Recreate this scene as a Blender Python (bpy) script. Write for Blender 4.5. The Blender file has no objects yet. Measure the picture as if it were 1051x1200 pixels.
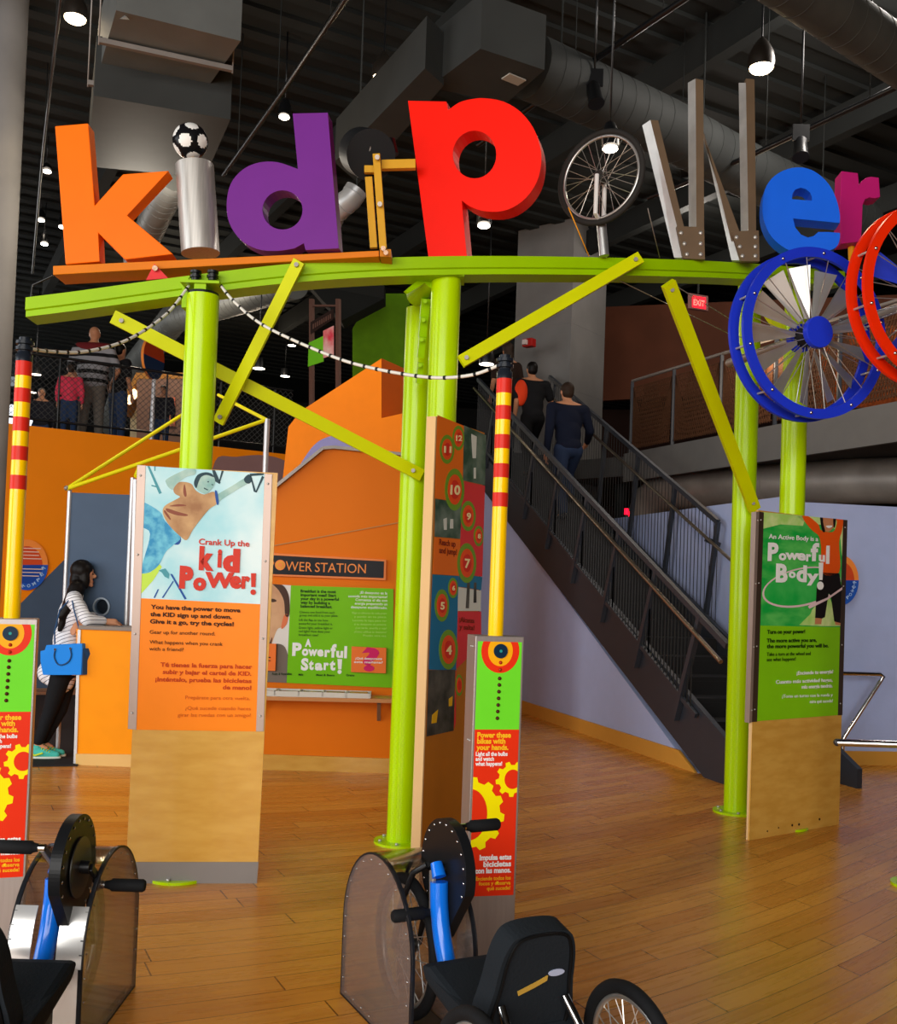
import bpy, math, random
from mathutils import Vector, Matrix
from mathutils.geometry import tessellate_polygon
random.seed(7)
PI = math.pi
scene = bpy.context.scene
COL = scene.collection

# ---------------------------------------------------------------- camera
FPX, PPX, PPY, PITCH, ROLL, EYE = 1170.0, 525.5, 660.0, 0.028, 0.036, 1.5
cam_data = bpy.data.cameras.new('camera')
cam_data.sensor_fit = 'HORIZONTAL'
cam_data.sensor_width = 36.0
cam_data.lens = 36.0 * FPX / 1051.0
cam_data.shift_y = (PPY - 600.0) / 1051.0
cam_data.clip_start = 0.05
cam_data.clip_end = 200
cam = bpy.data.objects.new('camera', cam_data)
COL.objects.link(cam)
CAMR = Matrix.Rotation(PI / 2 + PITCH, 3, 'X') @ Matrix.Rotation(ROLL, 3, 'Z')
cam.matrix_world = Matrix.Translation((0, 0, EYE)) @ CAMR.to_4x4()
scene.camera = cam
EYEV = Vector((0, 0, EYE))

# ---------------------------------------------------------------- light and exposure
scene.view_settings.view_transform = 'Standard'
scene.view_settings.look = 'None'
scene.view_settings.gamma = 1
scene.view_settings.use_curve_mapping = False
scene.view_settings.exposure = 0.5
world = bpy.data.worlds.new('world')
world.use_nodes = True
world.node_tree.nodes['Background'].inputs[0].default_value = (0.75, 0.85, 1.0, 1)
world.node_tree.nodes['Background'].inputs[1].default_value = 0.22
scene.world = world
def area(name, loc, target, sx, sy, energy, color=(1, 1, 1)):
    d = bpy.data.lights.new(name, 'AREA'); d.shape = 'RECTANGLE'; d.size = sx; d.size_y = sy
    d.energy = energy; d.color = color
    o = bpy.data.objects.new(name, d); COL.objects.link(o)
    o.location = loc
    o.rotation_euler = (Vector(target) - Vector(loc)).to_track_quat('-Z', 'Y').to_euler()
    return o
# added area lights for assumed daylight, behind and left of camera; no windows modelled
area('assumed_daylight_rear', (-2.5, -6.5, 3.6), (0.3, 6, 1.2), 12, 5, 1050, (1.0, 0.97, 0.93))
area('assumed_daylight_left', (-9.5, 3.0, 3.4), (0, 6.5, 0.8), 7, 4.5, 330, (0.93, 0.97, 1.0))
area('upstairs_daylight_fill', (-12.5, 19, 5.2), (-4, 19, 4.2), 5, 2, 120, (1, 0.98, 0.95))  # added upper-floor fill, assumed as daylight from the far left
def lamp_or_fill(loc, energy, color=(1, 0.78, 0.5), r=0.08, spot=None):
    d = bpy.data.lights.new('lamp_or_fill', 'SPOT' if spot else 'POINT'); d.energy = energy; d.color = color
    d.shadow_soft_size = r
    if spot: d.spot_size = spot; d.spot_blend = 0.6
    o = bpy.data.objects.new('lamp_or_fill', d); COL.objects.link(o); o.location = loc
    return o

# ---------------------------------------------------------------- geometry of the view (pixel -> point at a real depth)
def ray(x, y):
    return CAMR @ Vector(((x - PPX) / FPX, -(y - PPY) / FPX, -1.0))
def P(x, y, d):
    r = ray(x, y); return EYEV + r * (d / r.y)
def FZ(x, y, z=0.0):
    r = ray(x, y); return EYEV + r * ((z - EYE) / r.z)
def XY(v): return Vector((v.x, v.y))

class Pl:
    """vertical plane through two ground points (left, right as seen)"""
    def __init__(s, a, b):
        s.o = Vector((a[0], a[1], 0)); u = Vector((b[0] - a[0], b[1] - a[1], 0)); s.len = u.length
        s.u = u.normalized(); s.n = Vector((s.u.y, -s.u.x, 0)); s.z = Vector((0, 0, 1))
    def uv(s, x, y):
        r = ray(x, y); t = (s.o - EYEV).dot(s.n) / r.dot(s.n); p = EYEV + r * t - s.o
        return p.dot(s.u), p.z
    def w(s, u, v, off=0.0): return s.o + s.u * u + s.z * v + s.n * off
    def px(s, x, y, off=0.0):
        u, v = s.uv(x, y); return s.w(u, v, off)

def sm(pts, n=6, closed=True):
    out = []; N = len(pts); V = [Vector(p) for p in pts]
    rng = range(N) if closed else range(N - 1)
    for i in rng:
        if closed: p0, p1, p2, p3 = V[i - 1], V[i], V[(i + 1) % N], V[(i + 2) % N]
        else: p0, p1, p2, p3 = V[max(i - 1, 0)], V[i], V[i + 1], V[min(i + 2, N - 1)]
        for k in range(n):
            t = k / n
            out.append(0.5 * ((2 * p1) + (-p0 + p2) * t + (2 * p0 - 5 * p1 + 4 * p2 - p3) * t * t + (-p0 + 3 * p1 - 3 * p2 + p3) * t ** 3))
    if not closed: out.append(V[-1])
    return out
def ell(cx, cy, rx, ry, n=28, a0=0.0, a1=2 * PI, rot=0.0):
    full = abs(a1 - a0 - 2 * PI) < 1e-6
    out = []
    for i in range(n if full else n + 1):
        a = a0 + (a1 - a0) * i / n
        x, y = rx * math.cos(a), ry * math.sin(a)
        out.append((cx + x * math.cos(rot) - y * math.sin(rot), cy + x * math.sin(rot) + y * math.cos(rot)))
    return out
def Z(ox, oy, s, pts): return [(ox + p[0] / s, oy + p[1] / s) for p in pts]
def clip(sub, cl):
    def area_(p): return sum(p[i][0] * p[(i + 1) % len(p)][1] - p[(i + 1) % len(p)][0] * p[i][1] for i in range(len(p)))
    if area_(cl) < 0: cl = cl[::-1]
    out = [tuple(p)[:2] for p in sub]
    for i in range(len(cl)):
        a, b = cl[i], cl[(i + 1) % len(cl)]
        ins = lambda p: (b[0] - a[0]) * (p[1] - a[1]) - (b[1] - a[1]) * (p[0] - a[0]) >= 0
        src, out = out, []
        for j in range(len(src)):
            p, q = src[j - 1], src[j]
            if ins(p) != ins(q):
                d1 = (b[0] - a[0]) * (p[1] - a[1]) - (b[1] - a[1]) * (p[0] - a[0])
                d2 = (b[0] - a[0]) * (q[1] - a[1]) - (b[1] - a[1]) * (q[0] - a[0])
                t = d1 / (d1 - d2); out.append((p[0] + (q[0] - p[0]) * t, p[1] + (q[1] - p[1]) * t))
            if ins(q): out.append(q)
        if not out: return []
    return out

# ---------------------------------------------------------------- materials
def lin(h):
    h = h.lstrip('#'); c = [int(h[i:i + 2], 16) / 255 for i in (0, 2, 4)]
    return tuple(x / 12.92 if x <= 0.04045 else ((x + 0.055) / 1.055) ** 2.4 for x in c) + (1,)
MATS = {}
def M(name, hexc='808080', rough=0.5, metal=0.0, var=0.0, vs=6.0, bump=0.0, bs=40.0, hex2=None, stretch=None, emit=0.0, coat=0.0):
    if name in MATS: return MATS[name]
    m = bpy.data.materials.new(name); m.use_nodes = True; nt = m.node_tree; b = nt.nodes['Principled BSDF']
    b.inputs['Base Color'].default_value = lin(hexc); b.inputs['Roughness'].default_value = rough; b.inputs['Metallic'].default_value = metal
    b.inputs['Specular IOR Level'].default_value = 0.5 if metal > 0.1 else 0.14
    if coat: b.inputs['Coat Weight'].default_value = coat; b.inputs['Coat Roughness'].default_value = 0.12
    tc = nt.nodes.new('ShaderNodeTexCoord'); mp = nt.nodes.new('ShaderNodeMapping'); nt.links.new(tc.outputs['Object'], mp.inputs[0])
    if stretch: mp.inputs['Scale'].default_value = stretch
    no = nt.nodes.new('ShaderNodeTexNoise'); no.inputs['Scale'].default_value = vs; no.inputs['Detail'].default_value = 4
    nt.links.new(mp.outputs[0], no.inputs['Vector'])
    c1 = Vector(lin(hexc)[:3])
    c2 = Vector(lin(hex2)[:3]) if hex2 else c1 * (1 - max(var, 0.04))
    cr = nt.nodes.new('ShaderNodeValToRGB'); cr.color_ramp.elements[0].position = 0.35; cr.color_ramp.elements[1].position = 0.65
    cr.color_ramp.elements[0].color = (*c2, 1); cr.color_ramp.elements[1].color = (*c1, 1)
    nt.links.new(no.outputs[0], cr.inputs[0]); nt.links.new(cr.outputs[0], b.inputs['Base Color'])
    if bump:
        n2 = nt.nodes.new('ShaderNodeTexNoise'); n2.inputs['Scale'].default_value = bs; nt.links.new(mp.outputs[0], n2.inputs['Vector'])
        bp = nt.nodes.new('ShaderNodeBump'); bp.inputs['Strength'].default_value = bump; bp.inputs['Distance'].default_value = 0.01
        nt.links.new(n2.outputs[0], bp.inputs['Height']); nt.links.new(bp.outputs[0], b.inputs['Normal'])
    if emit:
        b.inputs['Emission Color'].default_value = lin(hexc); b.inputs['Emission Strength'].default_value = emit
    MATS[name] = m; return m
def glass(name, tint, fac=0.12, rough=0.06, haze=0.0):
    m = bpy.data.materials.new(name); m.use_nodes = True; nt = m.node_tree; nt.nodes.clear()
    out = nt.nodes.new('ShaderNodeOutputMaterial'); mx = nt.nodes.new('ShaderNodeMixShader')
    tr = nt.nodes.new('ShaderNodeBsdfTransparent'); tr.inputs[0].default_value = (*tint, 1)
    gl = nt.nodes.new('ShaderNodeBsdfGlossy'); gl.inputs['Roughness'].default_value = rough
    lw = nt.nodes.new('ShaderNodeLayerWeight'); lw.inputs[0].default_value = 0.35
    ma = nt.nodes.new('ShaderNodeMath'); ma.operation = 'MULTIPLY_ADD'; ma.inputs[1].default_value = 0.6; ma.inputs[2].default_value = fac
    nt.links.new(lw.outputs['Fresnel'], ma.inputs[0]); nt.links.new(ma.outputs[0], mx.inputs[0])
    df = nt.nodes.new('ShaderNodeBsdfDiffuse'); df.inputs[0].default_value = (.62, .56, .56, 1); m2 = nt.nodes.new('ShaderNodeMixShader'); m2.inputs[0].default_value = haze
    nt.links.new(tr.outputs[0], m2.inputs[1]); nt.links.new(df.outputs[0], m2.inputs[2])
    nt.links.new(m2.outputs[0], mx.inputs[1]); nt.links.new(gl.outputs[0], mx.inputs[2]); nt.links.new(mx.outputs[0], out.inputs[0])
    MATS[name] = m; return m
def bands(name, c1, c2, scale, axis='Z', duty=0.2, rough=0.7, rot=(0, 0, 0)):
    m = M(name, c1, rough); nt = m.node_tree; b = nt.nodes['Principled BSDF']
    mp = [n for n in nt.nodes if n.type == 'MAPPING'][0]; mp.inputs['Rotation'].default_value = rot
    w = nt.nodes.new('ShaderNodeTexWave'); w.bands_direction = axis; w.wave_profile = 'SAW'; w.inputs['Scale'].default_value = scale
    w.inputs['Distortion'].default_value = 0.6
    cr = nt.nodes.new('ShaderNodeValToRGB'); cr.color_ramp.interpolation = 'CONSTANT'
    cr.color_ramp.elements[0].color = lin(c2); cr.color_ramp.elements[1].position = duty; cr.color_ramp.elements[1].color = lin(c1)
    nt.links.new(mp.outputs[0], w.inputs['Vector']); nt.links.new(w.outputs['Fac'], cr.inputs[0]); nt.links.new(cr.outputs[0], b.inputs['Base Color'])
    return m

# ---------------------------------------------------------------- mesh builder
class MB:
    def __init__(s): s.v = []; s.f = []; s.mi = []; s.sm = []
    def add(s, vs, fs, mi=0, smooth=False):
        o = len(s.v); s.v += [Vector(v) for v in vs]
        for f in fs: s.f.append([i + o for i in f]); s.mi.append(mi); s.sm.append(smooth)
        return s
    def box(s, c, size, R=None, mi=0):
        c = Vector(c); h = [x / 2 for x in size]; vs = []
        for z in (-1, 1):
            for y in (-1, 1):
                for x in (-1, 1):
                    p = Vector((x * h[0], y * h[1], z * h[2])); vs.append(c + (R @ p if R else p))
        return s.add(vs, [(0, 2, 3, 1), (4, 5, 7, 6), (0, 1, 5, 4), (2, 6, 7, 3), (0, 4, 6, 2), (1, 3, 7, 5)], mi)
    def bar(s, p0, p1, w, h, side=None, mi=0):
        """box beam p0->p1; side = approx width direction"""
        p0 = Vector(p0); p1 = Vector(p1); a = (p1 - p0); L = a.length; a.normalize()
        side = Vector(side) if side else Vector((0, 0, 1)).cross(a)
        if side.length < 1e-5: side = Vector((1, 0, 0))
        b = (side - a * side.dot(a)).normalized(); c = a.cross(b)
        R = Matrix((b, c, a)).transposed()
        return s.box((p0 + p1) / 2, (w, h, L), R, mi)
    def tube(s, pts, r, n=10, caps=True, mi=0, closed=False, flat=None):
        pts = [Vector(p) for p in pts]; N = len(pts)
        rs = r if isinstance(r, (list, tuple)) else [r] * N
        o = len(s.v); prev = None; vs = []
        for i, p in enumerate(pts):
            if closed: t = pts[(i + 1) % N] - pts[i - 1]
            else: t = pts[min(i + 1, N - 1)] - pts[max(i - 1, 0)]
            if t.length < 1e-9: t = Vector((0, 0, 1))
            t.normalize()
            if prev is None:
                x = t.cross(Vector((0, 0, 1)) if abs(t.z) < 0.9 else Vector((1, 0, 0)))
            else: x = prev - t * prev.dot(t)
            x.normalize(); prev = x; y = t.cross(x)
            for k in range(n):
                a = 2 * PI * k / n; vs.append(p + (x * math.cos(a) + y * math.sin(a)) * rs[i])
        fs = []
        for i in range(N if closed else N - 1):
            j = (i + 1) % N
            for k in range(n):
                l = (k + 1) % n; fs.append((i * n + k, j * n + k, j * n + l, i * n + l)[::-1])
        s.add(vs, fs, mi, n > 4)
        if caps and not closed:
            s.f.append([o + k for k in range(n)]); s.mi.append(mi); s.sm.append(False)
            s.f.append([o + (N - 1) * n + k for k in range(n)][::-1]); s.mi.append(mi); s.sm.append(False)
        return s
    def cyl(s, p0, p1, r, n=24, mi=0, r1=None):
        return s.tube([p0, p1], [r, r if r1 is None else r1], n, True, mi)
    def lathe(s, prof, c=(0, 0, 0), R=None, n=24, mi=0):
        """profile [(radius, height)...] about local z"""
        c = Vector(c); vs = []
        for r, h in prof:
            for k in range(n):
                a = 2 * PI * k / n; p = Vector((r * math.cos(a), r * math.sin(a), h)); vs.append(c + (R @ p if R else p))
        fs = [(i * n + k, i * n + (k + 1) % n, (i + 1) * n + (k + 1) % n, (i + 1) * n + k) for i in range(len(prof) - 1) for k in range(n)]
        return s.add(vs, fs, mi, True)
    def sphere(s, c, r, nu=20, nv=12, R=None, mi=0):
        r = Vector((r, r, r)) if not hasattr(r, '__len__') else Vector(r); c = Vector(c); vs = []; fs = []
        for i in range(nv + 1):
            th = PI * i / nv
            for k in range(nu):
                ph = 2 * PI * k / nu
                p = Vector((r.x * math.sin(th) * math.cos(ph), r.y * math.sin(th) * math.sin(ph), r.z * math.cos(th))); vs.append(c + (R @ p if R else p))
        for i in range(nv):
            for k in range(nu):
                l = (k + 1) % nu; fs.append((i * nu + k, (i + 1) * nu + k, (i + 1) * nu + l, i * nu + l))
        return s.add(vs, fs, mi, True)
    def extr(s, loops, vec, mi=0, smooth=False, mi_side=None):
        loops = [[Vector(p) for p in l] for l in loops]; vec = Vector(vec)
        try: tris = tessellate_polygon(loops)
        except Exception: return s
        flat = [p for l in loops for p in l]; n = len(flat)
        o = len(s.v); s.v += flat + [p + vec for p in flat]
        for t in tris:
            s.f.append([o + i for i in t]); s.mi.append(mi); s.sm.append(False)
            s.f.append([o + n + i for i in t][::-1]); s.mi.append(mi); s.sm.append(False)
        b = o; ms = mi if mi_side is None else mi_side
        for l in loops:
            k = len(l)
            for i in range(k):
                j = (i + 1) % k; s.f.append([b + i, b + j, b + j + n, b + i + n]); s.mi.append(ms); s.sm.append(smooth)
            b += k
        return s
    def art(s, pl, pts, off, mi=0, th=0.0012, holes=()):
        if len(pts) < 3: return s
        return s.extr([[pl.px(p[0], p[1], off) for p in l] for l in [pts, *holes]], pl.n * th, mi)
    def build(s, name, mats, parent=None, bevel=0.0, **kw):
        if not isinstance(mats, (list, tuple)): mats = [mats]
        me = bpy.data.meshes.new(name); vs = s.v
        if parent is not None and parent.name in OFF:
            o_ = OFF[parent.name]; vs = [v - o_ for v in vs]
        me.from_pydata([tuple(v) for v in vs], [], s.f)
        for m in mats: me.materials.append(m)
        for p, mi, smo in zip(me.polygons, s.mi, s.sm): p.material_index = mi; p.use_smooth = smo
        me.validate(); me.update()
        import bmesh
        bm = bmesh.new(); bm.from_mesh(me); bmesh.ops.recalc_face_normals(bm, faces=bm.faces[:])
        for e in bm.edges:
            if len(e.link_faces) == 2 and not (e.link_faces[0].smooth and e.link_faces[1].smooth and e.calc_face_angle(0) < 1.0): e.smooth = False
        bm.to_mesh(me); bm.free()
        o = bpy.data.objects.new(name, me); COL.objects.link(o)
        if bevel:
            b = o.modifiers.new('bevel', 'BEVEL'); b.width = bevel; b.segments = 2; b.limit_method = 'ANGLE'; b.angle_limit = 0.6
        if parent is not None:
            o.parent = parent
            if parent.name in OFF: OFF[o.name] = OFF[parent.name]
        tag(o, **kw); return o
OFF = {}
def tag(o, label=None, cat=None, group=None, kind=None):
    if label: o['label'] = label
    if cat: o['category'] = cat
    if group: o['group'] = group
    if kind: o['kind'] = kind
    return o
def root(name, loc, label, cat, group=None, rz=0.0, world=True):
    """Empty at the base of a thing; with world=True its parts are given in world coordinates"""
    o = bpy.data.objects.new(name, None); COL.objects.link(o); o.empty_display_size = 0.1
    o.location = loc; o.rotation_euler = (0, 0, rz)
    if world: OFF[o.name] = Vector(loc)
    return tag(o, label, cat, group)
def struct(name, mb, mats, bevel=0.0, parent=None):
    return mb.build(name, mats, parent, bevel, kind='structure')
def inst(src, parent, M4=None):
    o = src.copy(); COL.objects.link(o)
    if parent is not None: o.parent = parent
    if M4 is not None: o.matrix_local = M4
    return o
KIDS = lambda o: [c for c in bpy.data.objects if c.parent == o]
def copy_tree(o, parent=None):
    c = o.copy(); COL.objects.link(c); c.parent = parent
    for ch in KIDS(o): copy_tree(ch, c)
    return c

def text(mb, pl, s, p0, p1, cap, off=0.006, bold=0.0, mi=0, th=0.0015):
    """writing on plane pl from baseline-left p0 to baseline-right p1 (pixels), capital height cap (pixels)"""
    cu = bpy.data.curves.new('t', 'FONT'); cu.body = s; cu.size = 1; cu.resolution_u = 3; cu.offset = bold; cu.extrude = 0.5
    ob = bpy.data.objects.new('t', cu); COL.objects.link(ob)
    bpy.context.view_layer.update()
    me = bpy.data.meshes.new_from_object(ob.evaluated_get(bpy.context.evaluated_depsgraph_get()))
    bpy.data.objects.remove(ob); bpy.data.curves.remove(cu)
    if not me.vertices: return
    x0 = min(v.co.x for v in me.vertices); x1 = max(v.co.x for v in me.vertices)
    a = Vector(pl.uv(*p0)); b = Vector(pl.uv(*p1)); c = Vector(pl.uv(p0[0], p0[1] - cap)); e = (b - a); h = (c - a).length / 0.70
    up = Vector((0, 1)) if abs(e.normalized().y) < 0.3 else Vector((-e.y, e.x)).normalized()
    vs = []
    for v in me.vertices:
        q = a + e * ((v.co.x - x0) / (x1 - x0)) + up * (v.co.y * h)
        vs.append(pl.w(q.x, q.y, off + (v.co.z + 0.5) * th))
    mb.add(vs, [tuple(p.vertices) for p in me.polygons], mi); bpy.data.meshes.remove(me)

def blob(parts, voxel, name, mats, parent, smooth=2, **kw):
    """one continuous surface out of capsules (p0,p1,r0,r1) and ellipsoids ('e',c,(rx,ry,rz),R)"""
    mb = MB()
    for q in parts:
        if q[0] == 'e': mb.sphere(q[1], q[2], 16, 12, q[3] if len(q) > 3 else None)
        elif q[0] == 'm': mb.add(q[1], q[2])
        else:
            p0, p1, r0, r1 = Vector(q[0]), Vector(q[1]), q[2], q[3]
            mb.tube([p0, p1], [r0, r1], 14); mb.sphere(p0, r0 * 0.995, 14, 8); mb.sphere(p1, r1 * 0.995, 14, 8)
    o = mb.build(name, mats, parent, **kw)
    r = o.modifiers.new('r', 'REMESH'); r.mode = 'VOXEL'; r.voxel_size = voxel; r.use_smooth_shade = True
    if smooth:
        s = o.modifiers.new('s', 'SMOOTH'); s.iterations = smooth; s.factor = 0.5
    dg = bpy.context.evaluated_depsgraph_get(); dg.update()
    me = bpy.data.meshes.new_from_object(o.evaluated_get(dg)); o.modifiers.clear(); o.data = me
    for p in me.polygons: p.use_smooth = True
    return o

# shared materials
LIME = M('lime_paint', 'b4dc00', 0.28, var=0.03, coat=0.25)
LIME_BEAM = M('lime_beam_paint', '96c400', 0.38, var=0.05)
YEL = M('yellow_green_paint', 'ced600', 0.4)
STEEL = M('brushed_steel', 'c6c3bd', 0.36, 0.5, var=0.2, vs=3, stretch=(30, 30, 1))
STEEL_D = M('dull_aluminium', '8d8680', 0.45, 0.5, var=0.12, vs=5)
BLACK = M('black_metal', '101113', 0.35, 0.2)
RUBBER = M('black_rubber', '17181a', 0.75, bump=0.15)
CHROME = M('chrome', 'd0d0d0', 0.12, 1.0)
ORANGE = M('orange_wall_paint', 'f08600', 0.5, var=0.05, vs=1.5)
ORANGE2 = M('deep_orange_wall_paint', 'e67600', 0.5, var=0.05, vs=1.5)
BIRCH = M('birch_plywood', 'd6a54c', 0.35, var=0.1, vs=3, hex2='cb973e', stretch=(2, 2, 7), coat=0.3)
EDGE = M('plywood_edge', 'e0b983', 0.5)
WHITE = M('white_print', 'f4f4f2', 0.4)
INK = M('black_print', '15130f', 0.5)
# ================================================================ the building
# floor: strip planks, gently bent
def floor_mat():
    m = bpy.data.materials.new('plank_floor'); m.use_nodes = True; nt = m.node_tree; N = nt.nodes; L = nt.links; b = N['Principled BSDF']
    def math_(op, a, c=None, d=None):
        n = N.new('ShaderNodeMath'); n.operation = op
        for i, q in enumerate((a, c, d)):
            if q is None: continue
            if isinstance(q, (int, float)): n.inputs[i].default_value = q
            else: L.new(q, n.inputs[i])
        return n.outputs[0]
    tc = N.new('ShaderNodeTexCoord'); sp = N.new('ShaderNodeSeparateXYZ'); L.new(tc.outputs['Object'], sp.inputs[0])
    x, y = sp.outputs[0], sp.outputs[1]
    xc = math_('MINIMUM', math_('MAXIMUM', x, -2.4), 2.2)
    rest = math_('SUBTRACT', x, xc)
    slope_end = math_('MULTIPLY_ADD', xc, 0.2, 0.58)
    v = math_('SUBTRACT', y, math_('MULTIPLY_ADD', math_('MULTIPLY', xc, xc), 0.1, math_('MULTIPLY', xc, 0.58)))
    v = math_('SUBTRACT', v, math_('MULTIPLY', rest, slope_end))
    cx = N.new('ShaderNodeCombineXYZ')
    row = math_('FLOOR', math_('DIVIDE', v, 0.155))
    fr = math_('FRACT', math_('DIVIDE', v, 0.155))
    wn = N.new('ShaderNodeTexWhiteNoise'); wn.noise_dimensions = '1D'; L.new(row, wn.inputs['W'])
    ln = math_('MULTIPLY_ADD', wn.outputs[0], 7.0, math_('MULTIPLY', math_('MULTIPLY_ADD', y, 0.5, x), 0.75))
    pl = math_('FLOOR', ln); frl = math_('FRACT', ln)
    wn2 = N.new('ShaderNodeTexWhiteNoise'); wn2.noise_dimensions = '2D'
    L.new(row, cx.inputs[0]); L.new(pl, cx.inputs[1]); L.new(cx.outputs[0], wn2.inputs['Vector'])
    c3 = N.new('ShaderNodeCombineXYZ'); L.new(math_('MULTIPLY', ln, 1.2), c3.inputs[0]); L.new(math_('MULTIPLY', v, 14), c3.inputs[1]); L.new(wn2.outputs[0], c3.inputs[2])
    no = N.new('ShaderNodeTexNoise'); no.inputs['Scale'].default_value = 2.2; no.inputs['Detail'].default_value = 5; L.new(c3.outputs[0], no.inputs['Vector'])
    mixv = math_('MULTIPLY_ADD', wn2.outputs[0], 0.4, math_('MULTIPLY', no.outputs[0], 0.7))
    cr = N.new('ShaderNodeValToRGB'); e = cr.color_ramp.elements
    e[0].position = 0.2; e[0].color = lin('b46a1c'); e[1].position = 0.85; e[1].color = lin('d8963a')
    L.new(mixv, cr.inputs[0])
    edge = math_('MINIMUM', math_('MULTIPLY', math_('GREATER_THAN', fr, 0.028), 1.0), math_('GREATER_THAN', frl, 0.005))
    mx = N.new('ShaderNodeMix'); mx.data_type = 'RGBA'; L.new(edge, mx.inputs[0])
    mx.inputs[6].default_value = lin('5e300c'); L.new(cr.outputs[0], mx.inputs[7]); L.new(mx.outputs[2], b.inputs['Base Color'])
    b.inputs['Roughness'].default_value = 0.3
    L.new(math_('MULTIPLY_ADD', no.outputs[0], 0.12, 0.22), b.inputs['Roughness'])
    bp = N.new('ShaderNodeBump'); bp.inputs['Strength'].default_value = 0.12; bp.inputs['Distance'].default_value = 0.004; L.new(edge, bp.inputs['Height']); L.new(bp.outputs[0], b.inputs['Normal'])
    return m
DARKC = M('dark_ceiling_paint', '262827', 0.8, var=0.2, vs=1.2)
DARKW = M('dark_wall_paint', '232120', 0.8, var=0.2, vs=1.0)
struct('floor', MB().box((0, 11, -0.05), (30, 42, 0.1)), floor_mat())
CZ = 7.2
cb = MB().box((0, 11, CZ + 0.1), (30, 42, 0.2))
rd = Vector((math.cos(0.50), math.sin(0.50), 0)); rp = Vector((-rd.y, rd.x, 0))
for i in range(-26, 46):                                    # ribs of the steel deck
    c = Vector((0, 8, CZ - 0.02)) + rp * (i * 0.42)
    cb.bar(c - rd * 15, c + rd * 15, 0.16, 0.05, rp)
struct('ceiling', cb, DARKC)
jb = MB()
for i in range(-5, 9):                                      # cross beams under the deck
    c = Vector((0, 8, CZ - 0.27)) + rd * (i * 2.3 + 0.6)
    jb.bar(c - rp * 13, c + rp * 13, 0.14, 0.34, rd)
struct('trim_1', jb, DARKC)
struct('wall_far', MB().box((0, 31, 3.6), (30, 0.2, 7.2)), DARKW)
struct('wall_rear', MB().box((0, -9.5, 3.6), (30, 0.2, 7.2)), M('rear_wall_paint', '8a8a88', 0.8))
struct('wall_left', MB().box((-14.5, 11, 3.6), (0.2, 42, 7.2)), DARKW)
struct('wall_right', MB().box((14.5, 11, 3.6), (0.2, 42, 7.2)), DARKW)

UZ = 3.5                                                    # upper storey
F1 = XY(P(0, 497, 13.2)); F2 = XY(P(350, 540, 15.4)); fd = (F1 - F2).normalized(); F0 = F1 + fd * 6
GA = Vector((2.17, 8.7)); GU = Vector((-0.293, 0.956)); GP = Vector((0.956, 0.293))     # stair line on plan, uphill, across
SL, ZB = 0.52, 0.42
LT = (UZ - 0.3) / SL                                        # where the flight meets the landing
T1 = GA + GU * LT; T2 = T1 + GP * 1.25
Q1 = XY(P(735, 530, 14.1)); Q2 = XY(P(1051, 463, 9.87)); Q3 = Q2 + (Q2 - Q1).normalized() * 4
up = [F0, F2, T1 + Vector((-0.6, 0.4)), T1, T2, Q1, Q2, Q3, Vector((14.2, Q3.y)), Vector((14.2, 30.8)), Vector((-14.2, 30.8)), Vector((-14.2, F0.y))]
struct('floor_upper', MB().extr([[Vector((p.x, p.y, UZ - 0.28)) for p in up]], (0, 0, 0.28)), M('slab_grey', '4b4a49', 0.7, var=0.1))
# edge plate of the right gallery
e = MB(); dq = (Q2 - Q1).normalized(); nq = Vector((dq.y, -dq.x))
if nq.y > 0: nq = -nq
e.bar(Vector((Q1.x, Q1.y, UZ - 0.17)) + Vector((nq.x, nq.y, 0)) * 0.03, Vector((Q3.x, Q3.y, UZ - 0.17)) + Vector((nq.x, nq.y, 0)) * 0.03, 0.06, 0.40, (nq.x, nq.y, 0))
struct('trim_2', e, M('gallery_edge_grey', '6c6b69', 0.55, var=0.06))

# orange wall under the left gallery, with its painted blue slope and mauve hill
wl = Pl(F0, F2)
b = MB(); b.extr([[wl.w(0, 0), wl.w(wl.len, 0), wl.w(wl.len, UZ + 0.0), wl.w(0, UZ + 0.03)]], wl.n * 0.08)
struct('wall_gallery', b, ORANGE)
SLATE = M('slate_blue_paint', '47586e', 0.5, var=0.06)
struct('trim_3', MB().art(wl, [(-30, 760), (78, 652), (160, 580), (160, 812), (-60, 812)], 0.083, th=0.004), SLATE)
struct('trim_4', MB().art(wl, [tuple(p) for p in sm([(250, 541), (275, 536), (305, 534), (330, 540), (348, 555), (352, 600), (250, 600)], 5)], 0.083, th=0.004), M('mauve_paint', '8a6a68', 0.6))
# black mat in front of the gallery wall, beside the counter
mt = [FZ(x, y, 0) for x, y in ((30, 899), (91, 898), (104, 815), (-20, 815))]
tag(MB().extr([[p + Vector((0, 0, 0.001)) for p in mt]], (0, 0, 0.008)).build('floor_mat', M('black_mat', '2b2c2f', 0.8, bump=0.2)), 'black rubber floor mat the woman stands on beside the orange counter', 'mat')

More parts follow.
